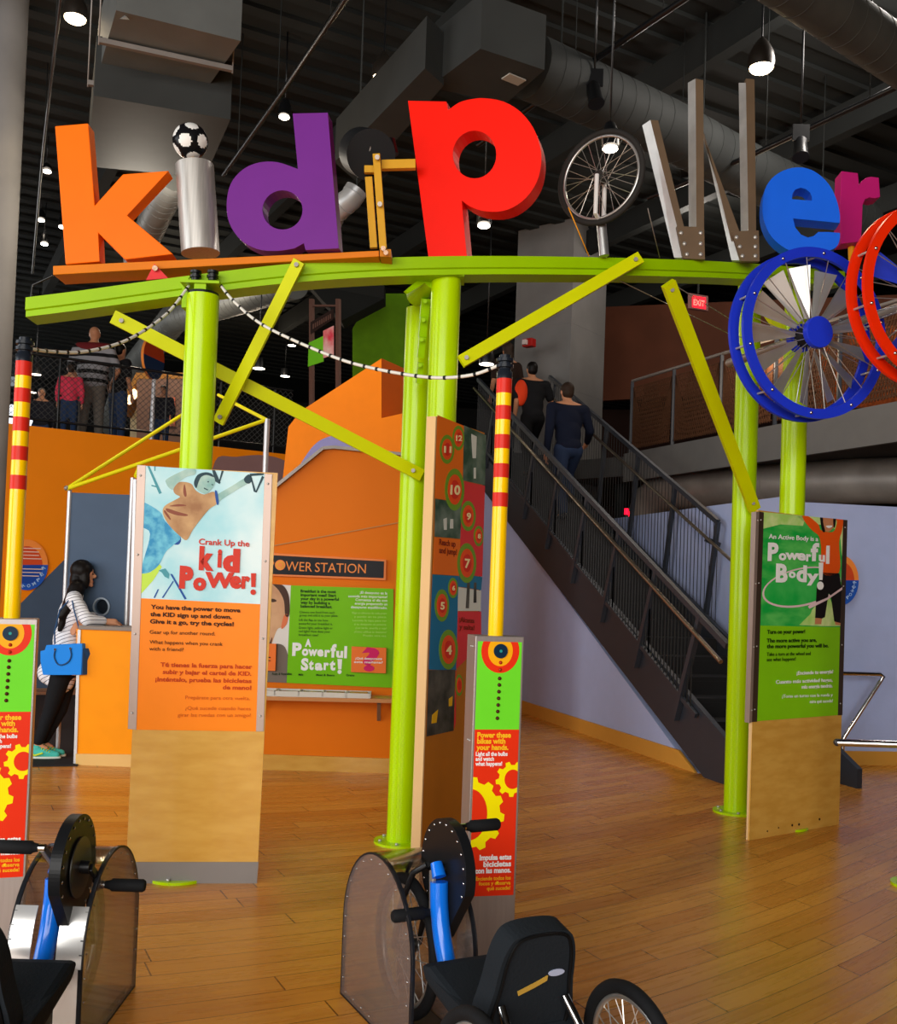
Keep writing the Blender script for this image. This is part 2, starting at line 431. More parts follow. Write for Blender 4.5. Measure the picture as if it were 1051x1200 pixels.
# mid orange wall behind the breakfast station
mw = Pl(XY(P(330, 700, 10.6)), XY(P(480, 700, 10.4)))
b = MB(); b.extr([[mw.px(x, y) for x, y in ((300, 845), (338, 500), (352, 482), (447, 420), (447, 490), (500, 478), (500, 850))]], -mw.n * 0.15)
struct('wall_middle', b, M('bright_orange_wall', 'f08200', 0.5, var=0.03))
struct('trim_5', MB().art(mw, [tuple(p) for p in sm([(335, 578), (350, 548), (368, 522), (385, 512), (402, 511), (425, 520), (450, 533), (470, 560), (440, 640), (340, 640)], 5)], 0.002, th=0.006), M('lilac_paint', '8d8cc0', 0.5))
struct('trim_6', MB().extr([[mw.px(447.3, 420, 0), mw.px(467, 421.5, -.45), mw.px(467, 490, -.45), mw.px(447.3, 493, 0)]], -mw.n * 0.05), M('orange_return_shade', 'c85800', 0.6))  # angled return, its shade put into a darker orange

# breakfast station wall
sw = Pl(XY(FZ(285, 901)), XY(FZ(470, 906)))
out = [(285, 903), (285, 612), (316, 577), (379, 526), (392, 525), (500, 536), (500, 908)]
b = MB(); b.extr([[sw.px(x, y) for x, y in out]], -sw.n * 0.1); wst = struct('wall_station', b, ORANGE2)
t = MB()
for a_, c_ in zip(out[1:-2], out[2:-1]): t.bar(sw.px(*a_, 0.0), sw.px(*c_, 0.0), 0.12, 0.025, sw.n)
struct('trim_7', t, STEEL_D)
struct('trim_8', MB().bar(sw.px(318, 640, 0.01), sw.px(470, 612, 0.01), 0.006, 0.008, sw.n), M('seam_tan', 'c08a50', 0.5))
struct('baseboard_station', MB().extr([[sw.px(x, y, 0.001) for x, y in ((290, 904), (290, 883), (500, 890), (500, 908))]], sw.n * 0.02), BIRCH)

# lavender wall: infill under the flight, wall along the far side, wall to the right
LAV = M('lavender_wall_paint', 'aab8e2', 0.55, var=0.04, bump=0.08, bs=25)
def g(l, w=0.0, z=0.0):
    q = GA + GU * l + GP * w; return Vector((q.x, q.y, z))
zs = lambda l: ZB + SL * l                                   # top of stringer
b = MB(); b.extr([[g(-0.02, 0.06), g(6.0, 0.06), g(6.0, 0.06, zs(6) - 0.5), g(0.16, 0.06, 0.03)]], Vector((GP.x, GP.y, 0)) * 0.1)
struct('wall_stair', b, LAV)
struct('baseboard_stair', MB().extr([[g(0.0, 0.035), g(6.0, 0.035), g(6.0, 0.035, 0.15), g(0.30, 0.035, 0.15), g(0.03, 0.035, 0.02)]], Vector((GP.x, GP.y, 0)) * 0.024), M('honey_baseboard', 'cf963f', 0.4))
W2 = 1.2
R0 = g(0.35, W2); R1 = g(4.35, W2); RR = FZ(1075, 897); RR2 = RR + Vector((4, -1.4, 0))
def wallseg(mb, a, c, h, t=0.1):
    d = (c - a).normalized(); n = Vector((d.y, -d.x, 0)); n = n if n.y > 0 or abs(n.y) < 0.3 and n.x > 0 else -n
    mb.extr([[a, c, c + Vector((0, 0, h)), a + Vector((0, 0, h))]], n * t)
lw = MB(); wallseg(lw, R0, R1, 2.52); wallseg(lw, R0, RR, 2.46); wallseg(lw, RR, RR2, 2.42)
struct('wall_lavender', lw, LAV)
bb = MB(); off = Vector((-0.01, -0.02, 0))
for a_, c_ in ((R0, RR), (RR, RR2)):
    d = (c_ - a_).normalized(); n = Vector((d.y, -d.x, 0)); n = n if n.y < 0 else -n
    bb.extr([[a_ + n * 0.002, c_ + n * 0.002, c_ + n * 0.002 + Vector((0, 0, 0.13)), a_ + n * 0.002 + Vector((0, 0, 0.13))]], n * 0.02)
struct('baseboard_right', bb, M('honey_baseboard'))
# concrete column behind the flight, and round column at far left
CONC = M('concrete', '7a7876', 0.75, var=0.15, vs=2)
cc = P(640, 500, 15.6); ra = 0.62
Rc = Matrix.Rotation(math.radians(52), 3, 'Z')
b = MB().box((cc.x + 0.17, cc.y, 3.6), (1.02, 1.02, 7.18), Rc)
for z in (1.2, 2.4, 3.6, 4.6, 5.6): b.box((cc.x + 0.17, cc.y, z), (1.024, 1.024, 0.012), Rc)
struct('wall_column', b, CONC)
q = P(-4, 400, 9.5)
struct('wall_round_column', MB().cyl((q.x - 0.02, q.y, 0), (q.x - 0.02, q.y, CZ), 0.16, 28), CONC)

# ================================================================ staircase
ST = M('charcoal_steel', '31363f', 0.5, 0.2, var=0.08)
stair = root('staircase', g(0, 1.0), 'dark steel staircase climbing left beside the lavender wall', 'staircase')
def stringer(w):
    b = MB(); l0 = -0.95 if w < .5 else -0.8
    b.extr([[g(l0, w, 0.0), g(l0 + 0.75, w, 0.0), g(LT, w, zs(LT) - 0.50), g(LT, w, zs(LT)), g(l0, w, 0.16), ]], Vector((GP.x, GP.y, 0)) * 0.05)
    return b
stringer(0.0).build('stringer', ST, stair); stringer(1.06).build('stringer', ST, stair)
NT = 19; run = LT / NT
for i in range(-1, NT):
    l = i * run + 0.05; z = ZB + SL * l - 0.05
    b = MB(); b.extr([[g(l, 0.055, z), g(l + run * 1.08, 0.055, z), g(l + run * 1.08, 1.055, z), g(l, 1.055, z)]], (0, 0, 0.04))
    b.extr([[g(l + run * 0.98, 0.055, z), g(l + run * 0.98, 1.055, z), g(l + run * 0.98, 1.055, z + SL * run), g(l + run * 0.98, 0.055, z + SL * run)]], Vector((GU.x, GU.y, 0)) * 0.01)
    b.build('tread', M('tread_grey', '2c2c2d', 0.6), stair)
def rail_line(w, h, l0, l1, r, mat, name, n=8):
    MB().tube([g(l0, w, zs(l0) + h), g(l1, w, zs(l1) + h)], r, n).build(name, mat, stair)
NW = -0.03
MB().bar(g(-0.55, NW, zs(-0.55) + 1.0), g(LT, NW, zs(LT) + 1.0), 0.045, 0.05, (GP.x, GP.y, 0)).build('top_rail', ST, stair)
MB().bar(g(-0.1, NW, zs(-0.1) + 0.14), g(LT, NW, zs(LT) + 0.14), 0.03, 0.04, (GP.x, GP.y, 0)).build('bottom_rail', ST, stair)
rail_line(-0.09, 0.87, -0.55, LT, 0.02, M('handrail_steel', '9a8f80', 0.3, 0.9), 'handrail')
l = 0.0; posts = []
while l < LT: posts.append(l); l += 0.78
for i, l in enumerate(posts):
    MB().bar(g(l + 0.25, NW, zs(l + 0.25) - 0.12), g(l - 0.12, NW, zs(l - 0.12) + 1.0), 0.05, 0.055, (GP.x, GP.y, 0)).build('post', ST, stair)
    MB().bar(g(l + 0.2, NW - 0.005, zs(l + 0.2) + 0.85), g(l + 0.2, -0.09, zs(l + 0.2) + 0.86), 0.02, 0.012).build('handrail_bracket', ST, stair)
for l in [p for p in posts] :
    b = MB(); n = 13
    for k in range(n + 1):
        x = l + 0.78 * k / n
        if x > LT or x < 0: continue
        b.bar(g(x, NW, zs(x) + 0.15), g(x, NW, zs(x) + 0.98), 0.011, 0.011)
    b.build('mesh_panel', M('wire_black', '1b1b1c', 0.5, 0.4), stair)
FWW = 1.10; FH = 1.15
MB().bar(g(1.45, FWW, zs(1.45) + FH), g(LT, FWW, zs(LT) + FH), 0.045, 0.05, (GP.x, GP.y, 0)).build('top_rail', ST, stair)
for i in range(6):
    l = 1.45 + i * 0.9
    if l > LT: break
    MB().bar(g(l + 0.2, FWW, zs(l + 0.2) - 0.05), g(l, FWW, zs(l) + FH), 0.04, 0.05, (GP.x, GP.y, 0)).build('post', ST, stair)
    b = MB()
    for k in range(12):
        x = l + 0.9 * k / 12
        if x < LT: b.bar(g(x, FWW, zs(x) + 0.03), g(x, FWW, zs(x) + FH - 0.02), 0.006, 0.006)
    b.build('mesh_panel', M('wire_black'), stair)
hr = [g(-0.55, FWW - 0.08, 0.02), g(-0.98, FWW - 0.02, 0.80), g(-0.93, FWW - 0.02, 0.85), g(-0.55, FWW - 0.06, 0.86), g(-0.2, FWW - 0.08, 0.98)]
MB().tube([g(-0.2, FWW - 0.08, zs(-0.2) + 0.94), g(LT, FWW - 0.08, zs(LT) + 0.94)], 0.018, 8).build('handrail', M('handrail_steel'), stair)
for l in (0.55, 0.95, 1.55): MB().bar(g(l, FWW - 0.08, zs(l) + 0.92), g(l, FWW + 0.09, zs(l) + 0.86), 0.03, 0.05).build('handrail_bracket', ST, stair)
er = root('end_rail', FZ(990, 866, 0), 'chrome looped rail end at the foot of the stairs by the lavender wall', 'rail')
pts = [P(985, 789, 9.2), P(1020, 790, 9.25), P(1031, 790, 9.25), P(1035, 793, 9.25), P(1031, 799, 9.25), P(990, 862, 9.2), P(987, 868, 9.2)]
foot = Vector(pts[-1]); foot.z = 0
MB().tube(pts + [foot], 0.021, 12).build('tube', CHROME, er)
MB().cyl(foot, foot + Vector((0, 0, 0.01)), 0.05).build('floor_flange', CHROME, er)
MB().bar(P(1021, 791, 9.27), P(1021, 791, 9.27) + Vector((-0.05, 0.45, 0)), 0.02, 0.02).build('bracket', CHROME, er)
# gallery railing on the right, expanded brown mesh
BRN = M('brown_mesh', '5a3a26', 0.7, var=0.3, vs=60)
gr = root('gallery_railing', (Q1.x, Q1.y, UZ), 'dark gallery railing with brown mesh panels above the grey edge', 'railing')
def q3(t, z, o=0.0):
    p = Q1 + (Q3 - Q1) * t; return Vector((p.x - nq.x * (0.05 - o), p.y - nq.y * (0.05 - o), UZ + z))
MB().tube([q3(0, 1.08), q3(1, 1.08)], 0.022, 8).build('top_rail', STEEL_D, gr)
NB = 9
for i in range(NB + 1):
    MB().bar(q3(i / NB, 0.0), q3(i / NB, 1.07), 0.04, 0.04).build('post', ST, gr)
for i in range(NB):
    t0, t1 = i / NB + 0.005, (i + 1) / NB - 0.005; b = MB()
    for k in range(22):                                     # woven diagonal strips
        for sgn in (0, 1):
            a0 = t0 + (t1 - t0) * k / 22; a1 = min(max(a0 + (t1 - t0) * (0.35 if sgn else -0.35), t0), t1)
            b.bar(q3(a0, 0.10), q3(a1, 0.98), 0.011, 0.011)
    for k in range(12): b.bar(q3(t0, 0.12 + 0.078 * k), q3(t1, 0.12 + 0.078 * k), 0.010, 0.010)
    b.build('mesh_panel', BRN, gr)
# brown panelled wall behind that gallery
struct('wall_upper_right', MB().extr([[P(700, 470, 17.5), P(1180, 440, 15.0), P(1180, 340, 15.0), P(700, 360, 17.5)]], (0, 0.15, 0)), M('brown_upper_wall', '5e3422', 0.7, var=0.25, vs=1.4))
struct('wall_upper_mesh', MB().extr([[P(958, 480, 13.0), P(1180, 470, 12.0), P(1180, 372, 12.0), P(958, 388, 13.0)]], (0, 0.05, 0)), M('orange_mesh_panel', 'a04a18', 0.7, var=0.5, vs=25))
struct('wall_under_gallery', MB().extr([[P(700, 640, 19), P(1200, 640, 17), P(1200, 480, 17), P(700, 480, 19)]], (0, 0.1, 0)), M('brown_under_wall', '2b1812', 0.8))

# gallery railing on the left with diamond net
gl_ = root('gallery_railing', (F1.x, F1.y, UZ), 'black gallery railing with diamond net above the orange wall', 'railing')
def f3(u, z, o=-0.1): return wl.w(u, UZ + z, o)
u0, u1 = 3.5, wl.len - 0.1
MB().tube([f3(u0, 1.02), f3(u1, 1.02)], 0.02, 8).build('top_rail', BLACK, gl_)
MB().tube([f3(u0, 0.13), f3(u1, 0.13)], 0.016, 8).build('bottom_rail', BLACK, gl_)
upost = [wl.uv(x, 450)[0] for x in (4, 71, 135, 198, 262, 326)]
for u in upost: MB().cyl(f3(u, 0.0), f3(u, 1.03), 0.014, 8).build('post', BLACK, gl_)
netm = M('net_cord', '4a4a48', 0.7)
for a_, c_ in zip([u0] + upost, upost + [u1]):
    b = MB(); W = c_ - a_; H = 0.86; st_ = 0.085
    k = -H
    while k < W:
        for sgn in (1, -1):
            x0, z0, x1, z1 = (k, 0, k + H, H) if sgn > 0 else (k + H, 0, k, H)
            pa, pb = [], []
            lo, hi = sorted((x0, x1)); s0, s1 = max(lo, 0), min(hi, W)
            if s1 > s0:
                zz = lambda x: (x - x0) / (x1 - x0) * H
                b.tube([f3(a_ + s0, 0.14 + zz(s0)), f3(a_ + s1, 0.14 + zz(s1))], 0.004, 3, False)
        k += st_
    b.build('net_panel', netm, gl_)
# ================================================================ lime archway
PD = 0.0825
def on_floor(x, y): p = FZ(x, y); return Vector((p.x, p.y, 0))
pA = P(238, 400, 5.12); pA = Vector((pA.x - 0.01, pA.y, 0))
pB = P(469, 985, 5.97); pB = Vector((pB.x, pB.y, 0))
pBf = P(519.5, 420, 5.50); pBf = Vector((pBf.x, pBf.y, 0))
pC = P(863, 900, 7.16); pC = Vector((pC.x, pC.y, 0))
pD = P(929, 560, 6.76); pD = Vector((pD.x, pD.y, 0))
arch = root('archway', (pBf.x, pBf.y, 0), 'lime green steel archway of round posts and curved beam carrying the big letters', 'archway')
bp = [(30, 348.5, 5.12), (90, 341, 5.13), (165, 330.5, 5.15), (240, 320.5, 5.18), (330, 310, 5.22), (420, 303.5, 5.28), (505, 300.5, 5.35), (600, 300, 5.46), (700, 301.5, 5.63), (800, 304.5, 5.9), (885, 309, 6.25), (990, 318, 6.75)]
tops = [Vector(v) for v in sm([tuple(P(*q)) for q in bp], 4, False)]
b = MB(); vs = []; n = len(tops)
sec = [(0, 0), (0, -0.062), (0.012, -0.068), (0.012, -0.098), (0.17, -0.098), (0.17, 0)]
for i, p in enumerate(tops):
    t = (tops[min(i + 1, n - 1)] - tops[max(i - 1, 0)]); t.z = 0; t.normalize(); nn = Vector((-t.y, t.x, 0))
    for a_, z in sec: vs.append(p + nn * a_ + Vector((0, 0, z)))
k = len(sec)
fs = [(i * k + j, (i + 1) * k + j, (i + 1) * k + (j + 1) % k, i * k + (j + 1) % k) for i in range(n - 1) for j in range(k)]
fs += [tuple(range(k)), tuple((n - 1) * k + j for j in range(k))[::-1]]
b.add(vs, fs); b.build('beam', LIME_BEAM, arch)
def beam_z(x):
    q = min(tops, key=lambda p: abs(p.x - x)); return q.z
def pillar(p, top, name='post'):
    o = MB().cyl((p.x, p.y, 0.0), (p.x, p.y, top), PD, 40).build(name, LIME, arch)
    MB().cyl((p.x, p.y, 0), (p.x, p.y, 0.014), PD + 0.075, 40).build('base_flange', LIME, o)
    for a in range(6):
        c = Vector((p.x + (PD + 0.045) * math.cos(a * PI / 3 + 0.4), p.y + (PD + 0.045) * math.sin(a * PI / 3 + 0.4), 0.014))
        MB().cyl(c, c + Vector((0, 0, 0.012)), 0.011, 6).build('bolt', STEEL, o)
    return o
oA = pillar(pA, P(240, 347, pA.y).z)
oB = pillar(pB, P(487, 362, pB.y).z)
oBf = pillar(pBf, P(522, 328, pBf.y).z)
oC = pillar(pC, P(872, 330, pC.y).z)
oD = pillar(pD, P(935, 318, pD.y).z)
# saddle plates under the beam
for px_, p, yy in ((240, pA, 343), (522, pBf, 326)):
    z1 = P(px_, yy + 3, p.y).z; z0 = beam_z(p.x) - 0.098
    MB().box((p.x, p.y, (z1 + z0) / 2), (0.06, 0.14, abs(z0 - z1) + 0.03)).build('saddle', LIME_BEAM, arch)
    MB().lathe([(0.0, 0), (PD * 0.96, 0), (PD * 0.98, -0.012), (PD * 0.98, -0.02)], (p.x, p.y, z1 + 0.01), None, 28).build('pillar_cap', BLACK, arch)
    MB().box((p.x, p.y - 0.0, z0 + 0.012), (0.20, 0.17, 0.014)).build('saddle_plate', LIME_BEAM, arch)
MB().box((P(219, 345, 5.2).x, 5.22, P(219, 345, 5.2).z), (0.03, 0.12, 0.16)).build('gusset', LIME_BEAM, arch)
for px_ in (229, 249):                                     # black insulators on the beam
    c = P(px_, 329, 5.13); b = MB()
    b.lathe([(0, 0), (.022, 0), (.022, .012), (.03, .014), (.03, .026), (.02, .028), (.02, .036), (.03, .038), (.03, .05), (0, .052)], c, None, 16)
    b.build('insulator', BLACK, arch)
# clamp tube and flange under the beam at the front middle post
MB().cyl(P(508, 326, 5.5), P(488, 347, 5.75), 0.062, 24).build('clamp_tube', LIME_BEAM, arch)
b = MB(); pp = Pl(XY(P(476, 340, 5.42)), XY(P(504, 340, 5.5)))
b.extr([[pp.px(x, y) for x, y in ((475, 341), (499, 320), (503, 319), (505, 327), (478, 344))]], -pp.n * 0.02); b.build('clamp_plate', LIME_BEAM, arch)
b = MB()
for i, (x, y) in enumerate(((499, 350), (497, 372), (495, 395), (493, 425))):
    b.bar(P(x, y, 5.62), P(x - 2.5, y + 24, 5.66), 0.05 - 0.006 * i, 0.03)
    b.cyl(P(x - 1, y + 3, 5.60), P(x - 1, y + 3, 5.56), 0.012, 10)
b.build('turnbuckle', LIME_BEAM, arch)
def brace(p0, p1, w=0.068, t=0.03, bolts=True):
    o = MB().bar(p0, p1, w, t, (p1 - p0).cross(Vector((0, 1, 0)))).build('brace', YEL, arch)
    if bolts:
        for f in (0.03, 0.97):
            c = p0.lerp(p1, f); MB().cyl(c - Vector((0, 0.016, 0)), c - Vector((0, 0.03, 0)), 0.012, 12).build('bolt', STEEL_D, o)
brace(P(132, 371, 5.22), P(494, 557, 5.86), 0.072)
brace(P(351, 306, 5.16), P(256, 495, 5.42), 0.062)
brace(P(750, 302, 5.66), P(540, 424, 5.42), 0.068)
brace(P(783, 332, 5.88), P(884, 597, 7.02), 0.082, 0.04)
MB().tube([P(720, 326, 5.8), P(862, 395, 7.1)], 0.003, 5).build('tie_wire', STEEL_D, arch)
MB().tube([P(790, 334, 5.9), P(862, 378, 7.1)], 0.003, 5).build('tie_wire', STEEL_D, arch)
brace(P(885, 345, 7.0), P(925, 400, 6.7), 0.07, 0.04, False)
# piece of another lime post base at the right edge of the picture
q = FZ(1068, 1038)
fp = root('lime_post', (q.x + 0.04, q.y, 0), 'lime green round post base just entering the right edge', 'post')
MB().cyl((q.x + 0.04, q.y, 0), (q.x + 0.04, q.y, 2.0), PD, 32).build('tube', LIME, fp)
MB().cyl((q.x + 0.04, q.y, 0), (q.x + 0.04, q.y, 0.014), PD + 0.06, 32).build('base_flange', LIME, fp)
for a in range(6):
    c = Vector((q.x + 0.04 + 0.115 * math.cos(a * PI / 3 + 0.1), q.y + 0.115 * math.sin(a * PI / 3 + 0.1), 0.014))
    MB().cyl(c, c + Vector((0, 0, 0.012)), 0.01, 6).build('bolt', STEEL, fp)

# ================================================================ letters
def letter(name, label, hexc, loops, d, ang, depth, dyaw=None, anchor=None, bevel=0.004):
    """loops in pixels on a vertical plane at depth d turned by ang, pushed back by depth"""
    xs = [p[0] for p in loops[0]]; ys = [p[1] for p in loops[0]]
    c = P(sum(xs) / len(xs), sum(ys) / len(ys), d); u = Vector((math.cos(ang), math.sin(ang)))
    pl = Pl(XY(c), XY(c) + u)
    m = M(name + '_paint', hexc, 0.42, var=0.03)
    b = MB(); b.extr([[pl.px(*p) for p in l] for l in loops], -pl.n * depth, smooth=False)
    foot = min(b.v, key=lambda v: v.z)
    o = b.build(name, m, None, bevel, label=label, cat='letter')
    for v in o.data.vertices: v.co -= foot
    o.location = foot
    return o
kk = Z(0, 0, 3, [(193, 443), (310, 433), (333, 722), (432, 612), (593, 600), (447, 757), (608, 893), (440, 912), (345, 818), (350, 919), (230, 929)])
letter('letter_k', 'big orange letter k standing on the orange plank', 'ff7200', [kk], 5.2, 0.03, 0.10)
dd = [(343, 133), (384, 132), (397, 291), (358, 293), (356, 285)] + [tuple(p) for p in sm([(345, 291), (325, 294), (302, 292), (282, 281), (269, 262), (265.5, 240), (270, 216), (284, 199), (303, 190.5), (325, 190), (349, 198)], 4, False)]
letter('letter_d', 'big purple letter d standing on the orange plank', '6c2686', [dd, ell(331, 246, 23.5, 23, 28)[::-1]], 5.2, -0.12, 0.10)
pp_ = [(478, 118), (523, 119), (525, 129)] + [tuple(p) for p in sm([(525, 129), (538, 120), (553, 116), (568, 115), (590, 119), (610, 131), (625, 150), (633, 172), (634, 192), (629, 213), (617, 231), (601, 243), (584, 248), (565, 247), (551, 242), (541, 235)], 3, False)][1:] + [(547, 302), (502, 302)]
letter('letter_p', 'large bright red letter p standing on the lime beam', 'f81804', [pp_, ell(556, 181, 25.5, 28, 32)[::-1]], 5.36, -0.30, 0.12)
ee = Z(840, 180, 3.75, [tuple(p) for p in sm([(540, 305), (541, 270), (530, 215), (508, 160), (478, 118), (440, 85), (400, 66), (350, 60), (290, 75), (240, 110), (210, 160), (200, 225), (205, 290), (230, 350), (270, 395), (330, 430), (400, 440), (460, 435), (510, 420), (532, 400), (541, 370), (541, 348)], 3, False)] + [(490, 344), (445, 344), (425, 362), (400, 368), (370, 356), (345, 325), (335, 285)])
eh = Z(840, 180, 3.75, [(330, 200), (333, 175), (345, 158), (368, 150), (392, 156), (410, 172), (417, 190), (417, 207)])
letter('letter_e', 'big blue letter e behind the top of the blue fan wheel', '0a64ea', [ee, eh[::-1]], 6.25, -0.16, 0.13)
rr = Z(840, 180, 3.75, [(547, 76), (620, 85), (625, 138), (636, 120), (656, 106), (680, 101), (712, 105), (718, 190), (694, 196), (672, 192), (652, 200), (641, 225), (637, 330), (633, 386), (545, 396), (540, 250)])
letter('letter_r', 'small magenta letter r between the blue letter and the red wheel', 'b8186c', [rr], 6.7, -0.05, 0.13)
rs = root('letter_mount', P(999, 330, 6.8), 'orange stub post holding up the magenta letter', 'post')
MB().cyl(P(999, 322, 6.8), P(997, 284, 6.8), 0.022, 16).build('post', M('amber_paint', 'e89a10', 0.5), rs)

# plank the word kid stands on
pl0, pl1 = P(62, 311, 5.2), P(444, 293, 5.2)
kp = root('see_saw_plank', P(183, 325, 5.25), 'orange plank under the letters k, i and d, pivoting on the lime beam', 'plank')
b = MB(); up = Vector((-0.0, 0, 1))
pf = [P(62, 311.5, 5.2), P(444, 293.5, 5.2), P(444, 300.5, 5.2), P(62, 322, 5.2)]
b.extr([pf], (0, 0.17, 0)); b.build('board', M('plank_orange', 'd9780f', 0.45, var=0.05), kp, 0.003)
b = MB().extr([[P(445, 292, 5.19), P(458, 292, 5.19), P(458, 301, 5.19), P(445, 300.5, 5.19)]], (0, 0.19, 0)); b.build('end_bracket', M('hinge_amber', 'c97a1c', 0.5), kp)
for x, y in ((449, 291), (452, 296)): MB().cyl(P(x, y, 5.18), P(x, y, 5.15), 0.012, 12).build('bolt', CHROME, kp)
b = MB().extr([[P(181, 309, 5.17), P(171, 328, 5.17), P(197, 326, 5.17)]], (0, 0.03, 0)); b.build('pivot', M('pivot_red', 'd8363a', 0.5), kp)
MB().cyl(P(181.5, 314, 5.165), P(181.5, 314, 5.14), 0.014, 12).build('pivot_bolt', CHROME, kp)
MB().tube([P(62, 323, 5.25), P(38, 334, 5.25), P(36, 350, 5.25)], 0.006, 8).build('tether', BLACK, kp)

# steel i with football dot
ic0, ic1 = P(235, 297, 5.3), P(228, 194, 5.3)
it = root('letter_i', ic0, 'brushed steel cylinder forming the letter i', 'letter')
MB().cyl(ic0, ic1, 0.101, 40).build('cylinder', STEEL, it)
MB().cyl(ic1, P(226, 184, 5.3), 0.011, 12).build('stem', M('brass_peg', 'b5843a', 0.4, 0.6), it)
bc = P(223, 165.5, 5.3); b = MB(); phi = (1 + 5 ** 0.5) / 2
rotb = Matrix.Rotation(0.35, 3, 'X') @ Matrix.Rotation(0.5, 3, 'Z')
cen = [rotb @ Vector(v).normalized() for v in [(0, a, c * phi) for a in (1, -1) for c in (1, -1)] + [(a, c * phi, 0) for a in (1, -1) for c in (1, -1)] + [(c * phi, 0, a) for a in (1, -1) for c in (1, -1)]]
b.sphere(bc, 0.093, 64, 44)
for i, f in enumerate(b.f):
    c = sum((b.v[j] for j in f), Vector()) / len(f) - bc
    b.mi[i] = 1 if max(c.normalized().dot(q) for q in cen) > 0.93 else 0
o = b.build('soccer_ball', [M('ball_black', '141416', 0.25), M('ball_white', 'e8e8e4', 0.3)], None, label='black and white soccer ball dotting the steel letter i', cat='ball')
for v in o.data.vertices: v.co -= bc
o.location = bc

# lifting arm between plank and letter p
AMB = M('arm_yellow', 'dca52a', 0.45, var=0.08)
la = root('lifting_arm', P(448, 292, 5.35), 'yellow hinged lifting arm with black motor drum behind the purple letter', 'linkage')
MB().cyl(P(435, 182, 5.42), P(424, 178, 5.75), 0.135, 36).build('motor_drum', M('drum_black', '1c1d1f', 0.5), la)
MB().cyl(P(429, 173, 5.40), P(429, 173, 5.46), 0.025, 20).build('drum_hub', STEEL_D, la)
def armbar(x0, y0, x1, y1, w, d0, d1, nm='arm'): MB().bar(P(x0, y0, d0), P(x1, y1, d1), w, 0.03, (1, 0, 0)).build(nm, AMB, la, 0.003)
armbar(432, 208, 438, 291, 0.040, 5.42, 5.42); armbar(441, 181, 449, 292, 0.040, 5.34, 5.34)
MB().bar(P(427, 199, 5.42), P(440, 199, 5.42), 0.04, 0.03, (0, 0, 1)).build('arm', AMB, la, 0.003)
MB().bar(P(447, 194, 5.40), P(487, 193, 5.40), 0.05, 0.04, (0, 0, 1)).build('cross_arm', AMB, la, 0.003)
for x, y in ((442, 184), (445, 239), (449, 291)): MB().cyl(P(x, y, 5.325), P(x, y, 5.29), 0.013, 12).build('bolt', STEEL, la)
MB().cyl(P(455, 165, 5.5), P(459, 182, 5.5), 0.04, 16).build('actuator', BLACK, la)
MB().cyl(P(452, 182, 5.5), P(462, 182, 5.5), 0.03, 16).build('actuator_head', BLACK, la)

# bicycle wheel as letter o
def cwheel(rt, c, u, v, n, R, spokes=32, tire=RUBBER, rimm=None, tr=0.018, hubw=0.04, prefix=''):
    """bicycle wheel in plane (u, v), axis n"""
    circ = lambda r, o=0.0, k=56: [c + (u * math.cos(2 * PI * i / k) + v * math.sin(2 * PI * i / k)) * r + n * o for i in range(k)]
    MB().tube(circ(R - tr), tr, 10, closed=True).build('tire', tire, rt)
    b = MB(); k = 56
    for i in range(k):
        pass
    b.tube(circ(R - 2 * tr - 0.006), 0.009, 8, closed=True)
    b.build('rim', rimm or M('rim_alloy', 'b8b6b2', 0.3, 0.8), rt)
    MB().cyl(c - n * hubw, c + n * hubw, 0.016, 16).build('hub', M('hub_dark', '55534f', 0.35, 0.8), rt)
    for s_ in (-1, 1): MB().cyl(c + n * s_ * hubw * 0.75, c + n * s_ * hubw * 0.85, 0.03, 20).build('hub_flange', M('hub_dark'), rt)
    for i in range(spokes):
        a0 = 2 * PI * i / spokes; s_ = 1 if i % 2 else -1; a1 = a0 + (1.1 if (i // 2) % 2 else -1.1)
        p0 = c + (u * math.cos(a1) + v * math.sin(a1)) * 0.026 + n * s_ * hubw * 0.8
        p1 = c + (u * math.cos(a0) + v * math.sin(a0)) * (R - 2 * tr - 0.004)
        MB().tube([p0, p1], 0.0018, 4, False).build('spoke', M('spoke_steel', 'c4c2be', 0.3, 0.8), rt)
oc = P(704, 208, 5.55); wu = Vector((math.cos(-0.62), math.sin(-0.62), 0.0)).normalized(); wv = Vector((0, 0, 1))
ow = root('letter_o_wheel', P(708, 300, 5.62), 'bicycle wheel on a white fork forming the letter o', 'wheel')
cwheel(ow, oc, wu, wv, wu.cross(wv), 0.272, 32, M('tire_grey', '2a2826', 0.7), None, 0.017)
MB().cyl(P(708, 300, 5.60), P(704, 258, 5.60), 0.028, 20).build('fork_stem', M('alloy_tube', 'a8a8a6', 0.3, 0.7), ow)
for s_ in (-1, 1): MB().tube([P(704, 262, 5.60), oc + wu.cross(wv) * s_ * 0.05 + Vector((0, 0, -0.22)), oc + wu.cross(wv) * s_ * 0.048], 0.013, 10).build('fork_blade', M('white_fork', 'dcdcda', 0.35), ow)
ct = P(666, 243, 5.5); MB().tube([ct, P(690, 300, 5.6)], 0.0035, 5).build('stay_wire', M('amber_paint'), ow)
MB().tube([P(759, 244, 5.5), P(773, 302, 5.8)], 0.003, 5).build('stay_wire', STEEL_D, ow)

